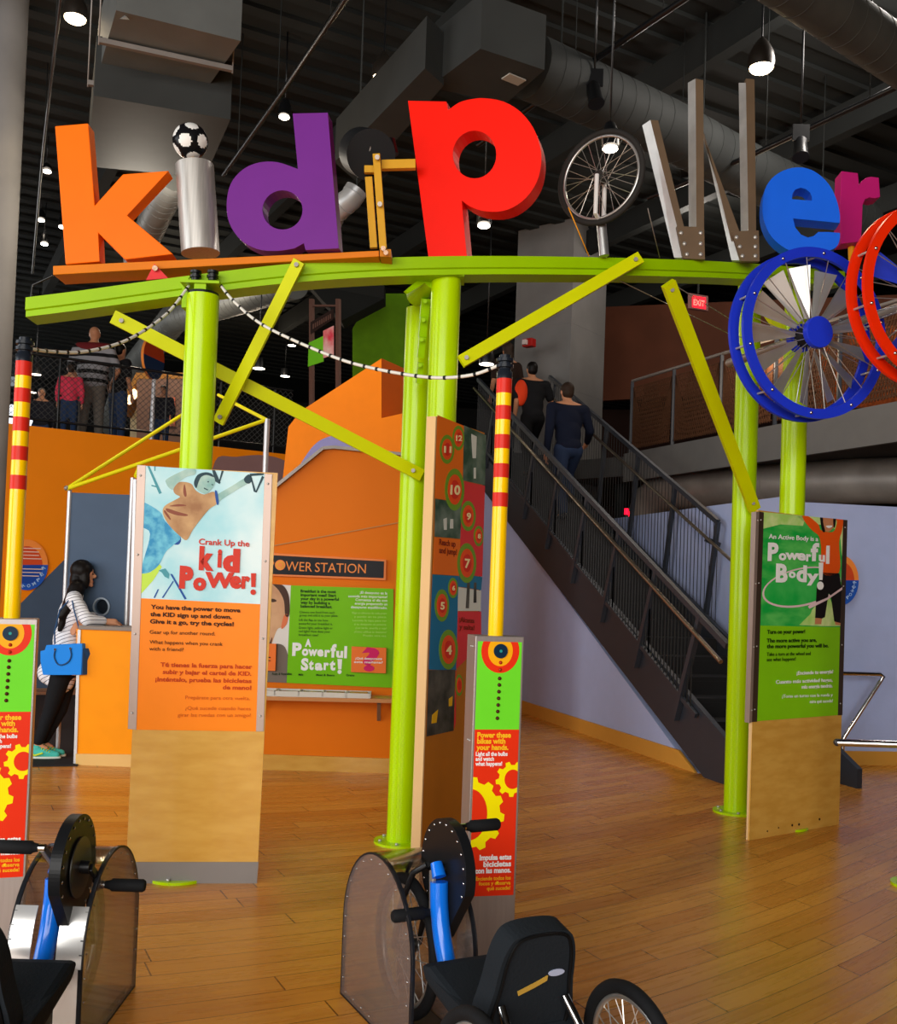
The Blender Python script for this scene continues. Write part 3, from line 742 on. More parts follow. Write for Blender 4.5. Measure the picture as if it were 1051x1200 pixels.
# w made of steel channels
WB = M('weathered_shaded_steel', '6a543c', 0.5, 0.35, var=0.15); WS = M('galvanised_steel', 'c2c0bc', 0.35, 0.55, var=0.15, vs=12)  # brown webs carry the channels' shaded side in their colour; plates share it
wr = root('letter_w', P(840, 303, 6.05), 'letter w built of upright and slanted steel channels with riveted plates', 'letter')
def chan(a, c, e, g_, d, back=0.0):
    """a,c top-left/top-right px of the light flange, e,g_ bottom; brown web to its right"""
    pass
def quadbar(lf, br, d, t=0.10):
    b = MB(); b.extr([[P(x, y, d + (0.05 if i in (0, 3) else 0)) for i, (x, y) in enumerate(lf)]], (0.012, 0.03, 0)); b.build('light_flange', WS, wr)
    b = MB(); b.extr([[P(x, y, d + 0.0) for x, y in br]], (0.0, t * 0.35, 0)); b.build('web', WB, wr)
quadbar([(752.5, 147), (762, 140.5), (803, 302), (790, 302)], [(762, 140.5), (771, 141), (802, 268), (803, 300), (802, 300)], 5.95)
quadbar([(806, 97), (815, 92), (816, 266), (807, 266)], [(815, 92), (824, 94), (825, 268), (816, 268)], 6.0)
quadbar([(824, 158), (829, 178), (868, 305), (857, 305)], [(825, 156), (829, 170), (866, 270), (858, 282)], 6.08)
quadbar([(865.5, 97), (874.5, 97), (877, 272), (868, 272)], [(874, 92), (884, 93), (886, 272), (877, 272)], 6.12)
def plate(c, d):
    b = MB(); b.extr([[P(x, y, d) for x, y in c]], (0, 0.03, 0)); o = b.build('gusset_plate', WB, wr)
    x0 = min(p[0] for p in c) + 5; x1 = max(p[0] for p in c) - 5; y0 = min(p[1] for p in c) + 8; y1 = max(p[1] for p in c) - 6
    for i in range(3):
        for x in (x0, x1):
            y = y0 + (y1 - y0) * i / 2; xx = x + (4 if x == x0 and i else 0) + (3 if x == x0 and i == 2 else 0)
            MB().sphere(P(xx, y, d - 0.003), (0.013, 0.008, 0.013), 10, 6).build('rivet', STEEL, o)
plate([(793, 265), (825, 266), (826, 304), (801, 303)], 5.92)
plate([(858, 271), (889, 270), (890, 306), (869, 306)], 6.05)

# ================================================================ spoked display wheels on the right
def fanwheel(name, label, px, d, R, ang, gap, hexc, blades, hub=True, blade_hex='b9b9b6', nb=13):
    c = P(px[0], px[1], d); u = Vector((math.cos(ang), math.sin(ang), 0)); v = Vector((0, 0, 1)); n = Vector((u.y, -u.x, 0))
    rt = root(name, c, label, 'wheel'); m = M(name + '_paint', hexc, 0.4, var=0.03)
    K = 72
    for o in (0.0, -gap):
        b = MB()
        lo = [c + n * o + (u * math.cos(2 * PI * i / K) + v * math.sin(2 * PI * i / K)) * R for i in range(K)]
        li = [c + n * o + (u * math.cos(2 * PI * i / K) + v * math.sin(2 * PI * i / K)) * (R - 0.058) for i in range(K)]
        b.extr([lo, li[::-1]], -n * 0.022, smooth=True); b.build('ring', m, rt)
    for i in range(10):
        a = 2 * PI * i / 10 + 0.25; w = (u * math.cos(a) + v * math.sin(a)) * (R - 0.03)
        MB().cyl(c + w + n * 0.006, c + w - n * (gap + 0.02), 0.007, 8).build('cross_rod', STEEL, rt)
        MB().sphere(c + w + n * 0.006, 0.010, 10, 6).build('dome_nut', CHROME, rt)
    if hub:
        MB().cyl(c + n * 0.03, c - n * 0.01, 0.093, 40).build('hub_disc', m, rt, 0.004)
        MB().cyl(c - n * gap, c - n * (gap + 0.04), 0.085, 40).build('hub_disc', m, rt)
        MB().cyl(c, c - n * gap, 0.06, 24).build('hub_drum', M('drum_black'), rt)
    for side in (0.0, -gap):
        for i in range(18):
            a = 2 * PI * i / 18 + (0.1 if side else 0)
            w = (u * math.cos(a) + v * math.sin(a)); w2 = (u * math.cos(a + 0.25) + v * math.sin(a + 0.25))
            MB().tube([c + n * (side * 0.8 - 0.01) + w2 * 0.06, c + w * (R - 0.05) + n * (side - 0.01)], 0.0028, 5, False).build('spoke', M('spoke_steel'), rt)
    if blades:
        bm_ = M(name + '_blade', blade_hex, 0.32, 0.6 if blade_hex == 'b9b9b6' else 0.0, var=0.1)
        for i in range(nb):
            a = 2 * PI * i / nb + 0.3; w = (u * math.cos(a) + v * math.sin(a)); t = (-u * math.sin(a) + v * math.cos(a))
            r0, r1 = 0.10, R - 0.095; cc_ = c - n * gap * 0.5
            q = [cc_ + w * r0 - t * 0.014, cc_ + w * r0 + t * 0.014 - n * 0.01, cc_ + w * r1 + t * 0.062 - n * 0.05, cc_ + w * r1 - t * 0.05 + n * 0.02]
            b = MB(); b.extr([q], n * 0.003); b.build('blade', bm_, rt)
    MB().cyl(c - n * gap, c - n * (gap + 0.75), 0.028, 16).build('axle', STEEL_D, rt)
    return rt
fanwheel('blue_fan_wheel', 'blue double ring wheel with silver fan blades beside the lime posts', (957, 390), 5.85, 0.508, 0.33, 0.13, '1f38d0', True)
fanwheel('red_spoked_wheel', 'red double ring wheel cut by the right edge of the picture', (1104, 342), 5.5, 0.52, 0.30, 0.13, 'f02c04', True, True, '2b3fc4', 5)

# ================================================================ printed display panels
def panel_shell(rt, pl, px_out, thick=0.06):
    pass
KP = Pl(XY(FZ(147, 1035)), XY(FZ(301, 1035)))
kpn = root('info_panel', KP.w(KP.len / 2, 0, -0.1), 'tall birch info panel headed kid power in red letters, on a lime post', 'information panel')
def front(b, pl, pts, off0, off1, mi=0): return b.extr([[pl.px(x, y, off0) for x, y in pts]], pl.n * (off1 - off0), mi)
zt = KP.uv(240, 550)[1]
b = MB()
b.extr([[KP.w(0.0, 0.012, -0.02), KP.w(KP.len, 0.012, -0.02), KP.w(KP.len + 0.02, zt + 0.0, -0.02), KP.w(0.0, zt, -0.02)]], KP.n * 0.02)
b.build('front_board', BIRCH, kpn)
b = MB(); front(b, KP, ((148, 1010), (303, 1010), (301, 1035), (147, 1035)), 0.001, 0.004); b.build('kick_plate', M('kick_grey', '85807c', 0.5, 0.3), kpn)
for pts in (((161, 545), (171, 545.5), (160, 855), (150, 854)), ((310, 555), (319, 556), (309, 857), (300, 857))):
    b = MB(); front(b, KP, pts, -0.03, 0.006); o = b.build('edge_strip', M('strip_copper_grey', 'a38f84', 0.4, 0.5), kpn, 0.001)
    for k in range(4):
        f = 0.04 + 0.3 * k; x = pts[0][0] + (pts[3][0] - pts[0][0]) * f + 4.5; y = pts[0][1] + (pts[3][1] - pts[0][1]) * f
        MB().sphere(KP.px(x, y, 0.007), 0.006, 8, 6).build('screw', STEEL, o)
SKY = M('sky_print', '8fd6e2', 0.3, vs=2.6, hex2='dff2f2'); ORP = M('orange_print', 'ff8a14', 0.35)
b = MB(); front(b, KP, ((171, 546), (310, 555), (305.5, 708), (165.5, 701)), 0.001, 0.004); b.build('photo_print', SKY, kpn)
b = MB(); front(b, KP, ((165.5, 701), (305.5, 708), (300, 857), (160, 855)), 0.001, 0.004); b.build('text_print', ORP, kpn)
z3 = lambda pts: Z(155, 535, 6.18, pts)
S3 = lambda pts, n=4: [tuple(p) for p in sm(z3(pts), n)]
reg = [(171, 546), (310, 555), (305.5, 708), (165.5, 701)]
mats = [M('print_teal', '4a9aa6', 0.4), M('print_jeans', '2f8fc0', 0.4, vs=25, hex2='6fc4dc'), M('print_tan_shirt', 'c9a170', 0.4, vs=9, hex2='9d6f48'), M('print_pale_skin', 'b2cfc4', 0.4, vs=12, hex2='86b5ae'),
        M('print_dark_hair', '1f3e48', 0.4), M('print_lime', 'c2e650', 0.4), M('print_dark_blue', '1c4f9c', 0.4), M('print_fold', '8a4a34', 0.4)]
b = MB()
def A(pts, mi, layer, pl=KP, r=reg, s=True): b.art(pl, clip(pts, r), 0.004 + 0.0006 * layer, mi, 0.0005)
A(z3([(60, 850), (130, 840), (200, 780), (215, 800), (150, 900), (60, 1000)]), 5, 1)
A(z3([(110, 70), (125, 68), (215, 265), (195, 272)]), 0, 1); A(z3([(140, 205), (180, 215), (178, 225), (140, 215)]), 0, 1)
A(z3([(160, 70), (170, 70), (168, 105), (160, 105)]), 0, 1)
A(S3([(60, 360), (80, 330), (200, 400), (240, 470), (350, 580), (300, 640), (245, 690), (190, 790), (120, 840), (62, 840), (80, 760), (130, 560), (70, 500)]), 1, 2)
A(S3([(85, 500), (160, 500), (230, 600), (330, 640), (350, 580), (260, 500), (180, 400), (150, 440)]), 6, 1)
A(S3([(250, 165), (330, 120), (420, 85), (460, 95), (455, 130), (400, 145), (345, 180), (300, 240), (265, 225), (245, 190)]), 3, 3)
A(S3([(600, 290), (720, 215), (820, 155), (850, 165), (845, 190), (760, 240), (650, 310), (612, 345)]), 3, 3)
A(S3([(810, 160), (845, 130), (870, 165), (850, 195), (820, 190)]), 4, 4)
A(z3([(850, 125), (955, 118), (950, 135), (862, 142), (895, 250), (940, 140), (955, 150), (900, 262), (880, 255)]), 4, 4)
A(z3([(575, 85), (600, 100), (640, 190), (632, 200), (600, 180)]), 4, 3); A(z3([(650, 95), (665, 98), (635, 190), (628, 180)]), 4, 3)
A(S3([(300, 235), (335, 190), (380, 185), (430, 200), (460, 245), (520, 275), (590, 255), (625, 300), (610, 345), (560, 380), (500, 450), (440, 530), (395, 605), (345, 575), (270, 500), (225, 420), (235, 360), (330, 305), (345, 290), (310, 270)]), 2, 4)
for q in ([(250, 375), (330, 400), (400, 420), (390, 432), (320, 425), (255, 400)], [(270, 360), (340, 345), (395, 355), (345, 362)], [(240, 390), (280, 450), (270, 455), (232, 405)], [(380, 200), (395, 280), (380, 290), (370, 250)]): A(S3(q), 7, 5)
A(S3([(598, 255), (615, 255), (628, 335), (612, 345)]), 6, 6)
A(S3([(470, 140), (520, 120), (575, 130), (600, 170), (590, 215), (550, 262), (520, 270), (470, 240), (450, 200), (455, 165)]), 3, 5)
A(S3([(455, 165), (480, 130), (530, 115), (575, 125), (590, 150), (540, 135), (500, 150), (480, 190), (465, 230), (448, 200)]), 4, 6)
for q in ([(545, 180), (558, 180), (556, 188), (545, 188)], [(575, 200), (588, 203), (586, 210), (575, 207)], [(520, 225), (550, 240), (548, 247), (520, 234)]): A(z3(q), 4, 7)
A(z3([(190, 825), (240, 810), (270, 850), (265, 885), (235, 870), (215, 840)]), 0, 2)
A(z3([(275, 850), (290, 850), (395, 1030), (380, 1035)]), 6, 2); A(z3([(295, 900), (302, 905), (225, 1025), (215, 1022)]), 6, 2); A(z3([(185, 960), (195, 962), (165, 1025), (155, 1022)]), 6, 2)
b.build('printed_figure', mats, kpn)
RED = M('red_print', 'd13420', 0.4); b = MB()
T = lambda pl, s, x0, y0, x1, y1, cap, mi=0, bold=0.02, off=0.0095: text(b, pl, s, (x0, y0), (x1, y1), cap, off, bold, mi)
k3 = lambda x, y: (155 + x / 6.18, 535 + y / 6.18)
def TK(s, x0, y0, x1, y1, cap, bold=0.02):
    p, q = k3(x0, y0), k3(x1, y1); T(KP, s, p[0], p[1], q[0], q[1], cap / 6.18, 0, bold)
TK('Crank Up the', 482, 636, 848, 652, 42, 0.02)
TK('k', 482, 808, 590, 815, 150, .07); TK('i', 616, 793, 648, 795, 122, .06); TK('d', 654, 822, 778, 828, 148, .07)
TK('P', 340, 940, 440, 948, 140, .075); TK('o', 440, 958, 535, 962, 112, .07); TK('W', 525, 940, 735, 948, 100, .06); TK('e', 705, 945, 790, 948, 112, .06); TK('r', 790, 948, 852, 950, 112, .06)
b.art(KP, z3([(860, 845), (897, 845), (893, 945), (862, 945)]), 0.0095, 0); b.art(KP, z3(ell(876, 982, 20, 20, 20)), 0.0095, 0)
b.build('heading_lettering', RED, kpn)
b = MB(); k4 = lambda x, y: (155 + x / 6.18, 700 + y / 6.18)
def T4(s, x0, y0, x1, y1, cap, mi, bold=0.01):
    p, q = k4(x0, y0), k4(x1, y1); T(KP, s, p[0], p[1], q[0], q[1], cap / 6.18, mi, bold)
T4('You have the power to move', 135, 82, 782, 108, 30, 0, .03); T4('the KID sign up and down.', 132, 135, 720, 156, 30, 0, .03); T4('Give it a go, try the cycles!', 130, 187, 735, 208, 30, 0, .03)
T4('Gear up for another round.', 128, 262, 600, 275, 26, 0, 0); T4('What happens when you crank', 127, 334, 655, 350, 26, 0, 0); T4('with a friend?', 125, 383, 372, 390, 26, 0, 0)
T4('T\u00fa tienes la fuerza para hacer', 205, 500, 868, 516, 30, 1, .03); T4('subir y bajar el cartel de KID.', 222, 552, 862, 566, 30, 1, .03); T4('\u00a1Int\u00e9ntalo, prueba las bicicletas', 168, 606, 862, 618, 30, 1, .03); T4('de mano!', 655, 664, 862, 668, 30, 1, .03)
T4('Prep\u00e1rate para otra vuelta.', 385, 735, 852, 742, 26, 2, 0); T4('\u00bfQu\u00e9 sucede cuando haces', 385, 812, 858, 816, 26, 2, 0); T4('girar las ruedas con un amigo?', 330, 862, 858, 864, 26, 2, 0)
b.build('text_lettering', [M('dark_brown_print', '3a1c06', 0.5), M('rust_print', 'c2430c', 0.5), M('dim_orange_print', 'cf6410', 0.5)], kpn)

# powerful body panel
BP = Pl(XY(FZ(878, 985)), XY(FZ(983, 966)))
bpn = root('info_panel', BP.w(BP.len / 2, 0, -0.1), 'birch info panel with green poster of a child with a hoop, on a lime post', 'information panel')
zb = BP.uv(940, 604)[1]; b = MB()
b.extr([[BP.px(878, 985, -0.02), BP.px(983, 966, -0.02), BP.w(BP.len, zb, -0.02), BP.w(0, zb, -0.02)]], BP.n * 0.02); b.build('front_board', BIRCH, bpn)
MB().extr([[BP.px(878, 985, -0.022), BP.px(879, 985, 0.0), BP.px(888.5, 600, 0.0), BP.px(887, 600, -0.022)]], -BP.u * 0.004).build('board_edge', EDGE, bpn)
for pts, mm in ((((885, 600), (888.5, 599.5), (880, 846), (877, 847)), M('strip_copper_grey')), (((888.5, 599.5), (894, 600.5), (886, 845.5), (880.5, 846)), M('strip_dark_bronze', '4a3a2c', 0.4, 0.4)), (((987, 609), (992, 609.5), (986, 838), (981, 838)), M('strip_dark_bronze'))):
    b = MB(); front(b, BP, pts, -0.03, 0.007); o = b.build('edge_strip', mm, bpn)
    for k in range(4):
        f = 0.04 + 0.3 * k; x = pts[0][0] + (pts[3][0] - pts[0][0]) * f + 2; y = pts[0][1] + (pts[3][1] - pts[0][1]) * f
        MB().sphere(BP.px(x, y, 0.009), 0.005, 8, 6).build('screw', STEEL, o)
rb = [(893, 600), (988, 609), (984, 735), (890, 733)]
b = MB(); front(b, BP, rb, 0.001, 0.004); b.build('photo_print', M('grass_print', '17a840', 0.4, vs=5, hex2='5cc45a', stretch=(1, 1, 3)), bpn)
b = MB(); front(b, BP, ((890, 733), (984, 735), (981, 838), (886.5, 845)), 0.001, 0.004); b.build('text_print', M('green_print', '86cc10', 0.35), bpn)
z8 = lambda pts: Z(870, 590, 5.713, pts)
S8 = lambda pts, n=4: [tuple(p) for p in sm(z8(pts), n)]
def A8(pts, mi, layer): b.art(BP, clip(pts, rb), 0.004 + 0.0008 * layer, mi, 0.0006)
b = MB()
A8(z8([(130, 50), (420, 80), (400, 150), (250, 140), (130, 170)]), 0, 1)
A8(S8([(380, 80), (700, 110), (700, 300), (670, 420), (660, 330), (640, 200), (560, 150), (430, 130)]), 0, 1)
A8(S8([(390, 800), (450, 740), (470, 700), (560, 620), (600, 680), (660, 790), (650, 820), (400, 815)]), 0, 1)
A8([tuple(p) for p in sm(z8(ell(390, 560, 268, 128, 40, rot=-0.22)), 1)], 1, 2)
A8(z8(ell(390, 558, 256, 116, 40, rot=-0.22)), 5, 3)
A8(S8([(395, 75), (440, 90), (500, 140), (520, 180), (600, 190), (625, 130), (620, 95), (665, 100), (660, 180), (640, 260), (640, 460), (525, 465), (520, 300), (505, 220), (460, 180), (410, 120)]), 2, 4)
A8(S8([(525, 95), (610, 100), (612, 140), (590, 175), (560, 190), (535, 165)]), 3, 5)
A8(S8([(512, 90), (530, 95), (532, 130), (545, 185), (530, 190), (518, 150)]), 4, 6); A8(S8([(600, 95), (618, 95), (612, 150), (602, 160)]), 4, 6)
A8(S8([(550, 150), (590, 148), (585, 160), (565, 165)]), 6, 7)
A8(z8([(525, 463), (642, 468), (655, 560), (648, 800), (608, 790), (585, 620), (570, 600), (545, 760), (525, 770), (480, 765), (490, 560)]), 4, 4)
A8(z8([(480, 766), (525, 770), (520, 808), (478, 808)]), 3, 4); A8(z8([(612, 790), (650, 800), (648, 815), (615, 812)]), 3, 4)
A8(z8([(430, 690), (440, 680), (560, 630), (660, 560), (662, 575), (560, 645), (440, 705)]), 1, 6)
b.build('printed_figure', [M('print_pale_grass', 'd6e8a0', 0.4, vs=8, hex2='a8d86a'), M('print_hoop', 'e6c8cc', 0.4), M('print_orange_shirt', 'ee5a10', 0.4), M('print_warm_skin', 'c9865c', 0.4), M('print_black_trousers', '1a1512', 0.4), M('print_grass_inner', '1cae44', 0.4, vs=7, hex2='45bc56'), WHITE], bpn)
b = MB()
def T8(s, x0, y0, x1, y1, cap, mi=0, bold=.02, oy=590):
    T(BP, s, 870 + x0 / 5.713, oy + y0 / 5.713, 870 + x1 / 5.713, oy + y1 / 5.713, cap / 5.713, mi, bold, 0.0115)
T8('An Active Body is a', 165, 235, 495, 253, 32, 0, .01)
T8('P', 158, 378, 228, 378, 112, 0, .045); T8('o', 232, 376, 282, 378, 62, 0, .045); T8('w', 275, 372, 365, 375, 62, 0, .04); T8('e', 355, 376, 412, 380, 65, 0, .04); T8('r', 415, 384, 448, 386, 65, 0, .04); T8('f', 445, 380, 500, 380, 112, 0, .04); T8('u', 500, 385, 540, 388, 60, 0, .04); T8('l', 548, 398, 570, 398, 112, 0, .04)
T8('B', 212, 520, 290, 524, 115, 0, .045); T8('o', 298, 494, 345, 496, 55, 0, .045); T8('d', 350, 518, 418, 522, 105, 0, .04); T8('y', 418, 520, 498, 522, 75, 0, .04)
b.art(BP, z8([(500, 396), (530, 396), (524, 512), (503, 512)]), 0.0115, 0); b.art(BP, z8(ell(510, 550, 22, 28, 20)), 0.0115, 0)
T8('Turn on your power!', 155, 872, 408, 868, 26, 1, .02); T8('The more active you are,', 152, 930, 485, 925, 26, 1, .02); T8('the more powerful you will be.', 152, 968, 565, 962, 26, 1, .02)
T8('Take a turn at the wheel and', 152, 1020, 445, 1014, 24, 1, 0); T8('see what happens!', 152, 1056, 345, 1050, 24, 1, 0)
T8('\u00a1Enciende tu energ\u00eda!', 352, 1146, 595, 1135, 24, 0, .02); T8('Cuanto m\u00e1s actividad hagas,', 212, 1206, 592, 1190, 24, 0, .02); T8('m\u00e1s energ\u00eda tendr\u00e1s.', 385, 1238, 592, 1230, 24, 0, .02)
T8('\u00a1Toma un turno con la rueda y', 255, 1300, 592, 1290, 22, 0, 0); T8('mira qu\u00e9 sucede!', 440, 1336, 592, 1330, 22, 0, 0)
b.build('lettering', [WHITE, M('dark_green_print', '123008', 0.5)], bpn)
for x, y in ((899, 979), (928, 972), (936, 971), (912, 975), (960, 965)): MB().cyl(BP.px(x, y - 5, 0.0), BP.px(x, y - 5, 0.003), 0.008 if x > 925 else .005, 12).build('screw_hole', M('hole_brown', '3a2410', 0.8), bpn)

# jump height board
NP_ = Pl(XY(P(504, 700, 5.15)), XY(P(561, 700, 5.62)))
jb_ = root('jump_board', NP_.w(NP_.len / 2, 0, -0.03), 'narrow upright jump board with numbered targets in front of the middle lime posts', 'board')
zj = NP_.uv(511, 488)[1]
MB().extr([[NP_.w(0, 0.01, -0.045), NP_.w(NP_.len, 0.01, -0.045), NP_.w(NP_.len, zj, -0.045), NP_.w(0, zj, -0.045)]], NP_.n * 0.045).build('board', M('board_caramel', 'b8701e', 0.45, var=0.08), jb_)
MB().extr([[NP_.w(-0.006, 0.01, -0.050), NP_.w(-0.001, 0.01, 0.002), NP_.w(-0.001, zj, 0.002), NP_.w(-0.006, zj, -0.050)]], -NP_.u * 0.012).build('edge_band', EDGE, jb_)
zn = lambda pts: Z(490, 480, 3.158, pts)
b = MB(); cols = [M('board_orange', 'e87018', 0.4), M('board_photo_green', '2f4a3c', 0.4, vs=9, hex2='6a7a70'), M('board_red', 'd8333c', 0.4), M('board_blue', '1d6f9c', 0.4), M('board_photo_grey', '5a5650', 0.4, vs=9, hex2='2e2c2a'), M('board_ring_green', '6f9a28', 0.4), M('board_ring_orange', 'e8501c', 0.4), M('board_ring_red', 'd42c1c', 0.4), M('board_pale', 'cfd2cc', 0.4), M('board_yellow', 'e8b418', 0.4)]
def AN(pts, mi, layer, c=True): b.art(NP_, zn(pts), 0.001 + 0.0012 * layer, mi, 0.001)
AN([(70, 20), (168, 60), (162, 345), (62, 328)], 0, 0); AN([(168, 58), (250, 95), (246, 280), (165, 262)], 1, 0)
AN([(165, 264), (246, 282), (236, 618), (150, 605)], 2, 0); AN([(62, 330), (160, 345), (155, 478), (60, 470)], 1, 0)
AN([(60, 472), (155, 480), (150, 615), (52, 608)], 0, 0); AN([(52, 610), (148, 616), (140, 965), (38, 962)], 3, 0)
AN([(150, 607), (236, 620), (232, 668), (148, 655)], 3, 0); AN([(148, 657), (232, 670), (230, 745), (146, 745)], 8, 0)
AN([(146, 747), (232, 747), (232, 870), (140, 960), (138, 1160), (132, 1180)], 2, 0)
AN([(38, 964), (136, 962), (130, 1188), (30, 1210)], 4, 0)
for q in ([(180, 640), (190, 640), (186, 735), (174, 735)], [(205, 640), (214, 640), (214, 715), (203, 715)]): AN(q, 4, 1)
for q in ([(92, 405), (104, 400), (104, 445), (94, 445)], [(118, 405), (128, 405), (128, 440), (116, 440)], [(195, 90), (215, 100), (212, 180), (200, 180)], [(204, 215), (212, 215), (212, 255), (204, 255)]): AN(q, 8, 1)
for q in ([(50, 1130), (72, 1110), (66, 1158), (48, 1162)], [(112, 1070), (126, 1060), (124, 1096), (112, 1098)]): AN(q, 9, 1)
nums = [(147, 105, 22, 46, '12'), (105, 147, 27, 54, '11'), (133, 296, 36, 78, '10'), (183, 394, 28, 56, '9'), (222, 468, 18, 38, '8'), (178, 568, 35, 74, '7'), (127, 660, 18, 38, '6'), (86, 725, 27, 60, '5'), (110, 888, 35, 74, '4'), (150, 1020, 14, 40, '3')]
for i, (x, y, rx, ry, s_) in enumerate(nums):
    AN(ell(x, y, rx, ry, 28), 5, 1 + .1 * (i % 2)); AN(ell(x, y, rx * .72, ry * .72, 24), 6, 2); AN(ell(x, y, rx * .45, ry * .45, 20), 7, 3)
b.build('print', cols, jb_)
b = MB()
for x, y, rx, ry, s_ in nums[:-1]:
    w_ = rx * (.5 if len(s_) == 2 else .28); p = zn([(x - w_, y + ry * .22), (x + w_, y + ry * .24)]); text(b, NP_, s_, p[0], p[1], ry * .44 / 3.158, 0.0065, .03, 0, .001)
for s_, x0, y0, x1, y1, cp, mi in (('Reach up', 75, 500, 135, 508, 22, 1), ('and jump!', 75, 530, 140, 538, 22, 1), ('\u00a1Alcanza', 150, 785, 205, 790, 18, 1), ('y salta!', 150, 812, 205, 816, 18, 1)):
    p = zn([(x0, y0), (x1, y1)]); text(b, NP_, s_, p[0], p[1], cp / 3.158, 0.004, .02, mi, .001)
b.build('lettering', [M('cream_print', 'f4e2a8', 0.5), M('maroon_print', '7a2410', 0.5)], jb_)
# ================================================================ breakfast station
GREENP = M('station_green_print', '76c400', 0.4)
z5 = lambda pts: Z(310, 640, 6.57, pts)
sg = root('wall_sign', sw.px(385, 664, 0.03), 'long black wall sign reading power station in orange capitals', 'sign')
SQ = [(297, 647), (452.5, 656), (452, 680), (297, 674)]
MB().extr([[sw.px(x, y, 0.002) for x, y in SQ]], sw.n * 0.03).build('frame', M('sign_frame_orange', 'f08a4c', 0.45), sg)
MB().extr([[sw.px(x, y, 0.033) for x, y in ((297, 649.5), (450, 658), (449.5, 677.5), (297, 672))]], sw.n * 0.002).build('board', M('sign_black', '121218', 0.35), sg)
b = MB()
def T5(s, x0, y0, x1, y1, cap, mi=0, bold=0.0, off=0.037):
    p, q = z5([(x0, y0), (x1, y1)]); text(b, sw, s, p, q, cap / 6.57, off, bold, mi)
T5('P', 45, 176, 76, 178, 68); T5('WER', 165, 188, 368, 197, 72); T5('STATION', 390, 198, 780, 210, 72)
b.art(sw, z5(ell(124, 146, 40, 40, 28)), 0.036, 0); b.art(sw, z5(ell(124, 146, 27, 27, 24)), 0.038, 1); b.art(sw, z5(ell(124, 146, 20, 20, 24)), 0.040, 0)
b.build('lettering', [M('sign_letter_orange', 'f09048', 0.45), M('sign_ring_yellow', 'e8b030', 0.45)], sg)
bd = root('graphic_board', sw.px(400, 790, 0.0), 'green breakfast board headed a powerful start with a child photo at left', 'display board')
MB().extr([[sw.px(x, y, 0.001) for x, y in ((341, 686), (461, 690), (461, 806), (336, 800))]], sw.n * 0.012).build('green_print', GREENP, bd)
MB().extr([[sw.px(x, y, 0.001) for x, y in ((290, 682), (341, 686), (336, 800), (290, 798))]], sw.n * 0.012).build('photo_print', M('photo_white', 'e6e2dc', 0.4), bd)
b = MB(); rg = [(290, 682), (341, 686), (336, 800), (290, 798)]
def A5(pts, mi, l): b.art(sw, clip([tuple(p) for p in sm(z5(pts), 4)], rg), 0.0135 + .001 * l, mi, .0008)
A5([(-130, 290), (60, 290), (150, 330), (165, 450), (175, 560), (150, 620), (100, 640), (60, 740), (30, 800), (-130, 800)], 0, 0)
A5([(60, 285), (140, 300), (185, 370), (195, 470), (188, 540), (160, 530), (150, 420), (110, 340)], 1, 1)
A5([(150, 535), (182, 530), (172, 600), (130, 635)], 2, 1); A5([(30, 412), (70, 405), (95, 422), (60, 432)], 1, 1)
A5([(-130, 980), (-40, 830), (40, 770), (100, 750), (160, 780), (190, 900), (180, 1050), (-130, 1050)], 3, 1)
A5([(60, 700), (50, 760), (20, 800), (40, 745)], 1, 2)
b.build('printed_child', [M('photo_skin', 'd8ac84', 0.4, vs=6, hex2='c49470'), M('photo_hair', '4a3226', 0.4), M('photo_ear', 'e07a50', 0.4), M('photo_sweater', '7a6e64', 0.4)], bd)
b = MB()
for i, s_ in enumerate(('Breakfast is the most', 'important meal! Start', 'your day in a powerful', 'way by building a', 'balanced breakfast.')): T5(s_, 278, 356 + 29 * i, (550, 552, 572, 505, 522)[i], 362 + 29 * i, 22, 0, .03, .014)
for i, s_ in enumerate(('Choose one food from each', 'group and add it to your plate.')): T5(s_, 270, 516 + 24 * i, (540, 565)[i], 520 + 24 * i, 18, 0, 0, .014)
for i, s_ in enumerate(('Lift the flap to see how', 'powerful your breakfast is.')): T5(s_, 266, 576 + 28 * i, (490, 525)[i], 580 + 28 * i, 18, 0, 0, .014)
for i, s_ in enumerate(('Green light, yellow light or', 'red light? How does your', 'breakfast rate?')): T5(s_, 264, 636 + 27 * i, (525, 505, 415)[i], 640 + 27 * i, 18, 0, 0, .014)
for i, s_ in enumerate(('\u00a1El desayuno es la', 'comida m\u00e1s importante!', 'Comienza el d\u00eda con', 'energ\u00eda preparando un', 'desayuno equilibrado.')): T5(s_, (735, 645, 700, 695, 665)[i], 365 + 28 * i, 945, 372 + 28 * i, 19, 1, .01, .014)
for i, s_ in enumerate(('Elige un alimento de cada grupo', 'y ponlo en tu plato.', 'Levanta la tapa para ver', 'si tu desayuno es potente.', '\u00bfLuz verde, amarilla o roja?', '\u00bfC\u00f3mo calificas tu desayuno?', 'Prueba otra vez.')): T5(s_, (675, 690, 680, 690, 700, 690, 760)[i], 520 + 29 * i, 940, 524 + 29 * i, 15, 2, 0, .014)
T5('A', 312, 770, 360, 772, 54, 1, .05, .014)
for c, x0, x1, y, cp in (('P', 213, 285, 838, 92), ('o', 288, 338, 838, 70), ('w', 335, 408, 840, 66), ('e', 405, 455, 843, 68), ('r', 462, 505, 848, 70), ('f', 508, 552, 850, 92), ('u', 552, 605, 854, 68), ('l', 612, 634, 856, 84)): T5(c, x0, y, x1, y + 1, cp, 1, .05, .014)
for c, x0, x1, y, cp in (('S', 280, 338, 950, 85), ('t', 340, 378, 946, 74), ('a', 388, 448, 950, 72), ('r', 455, 495, 948, 72), ('t', 500, 545, 950, 76)): T5(c, x0, y, x1, y + 1, cp, 1, .05, .014)
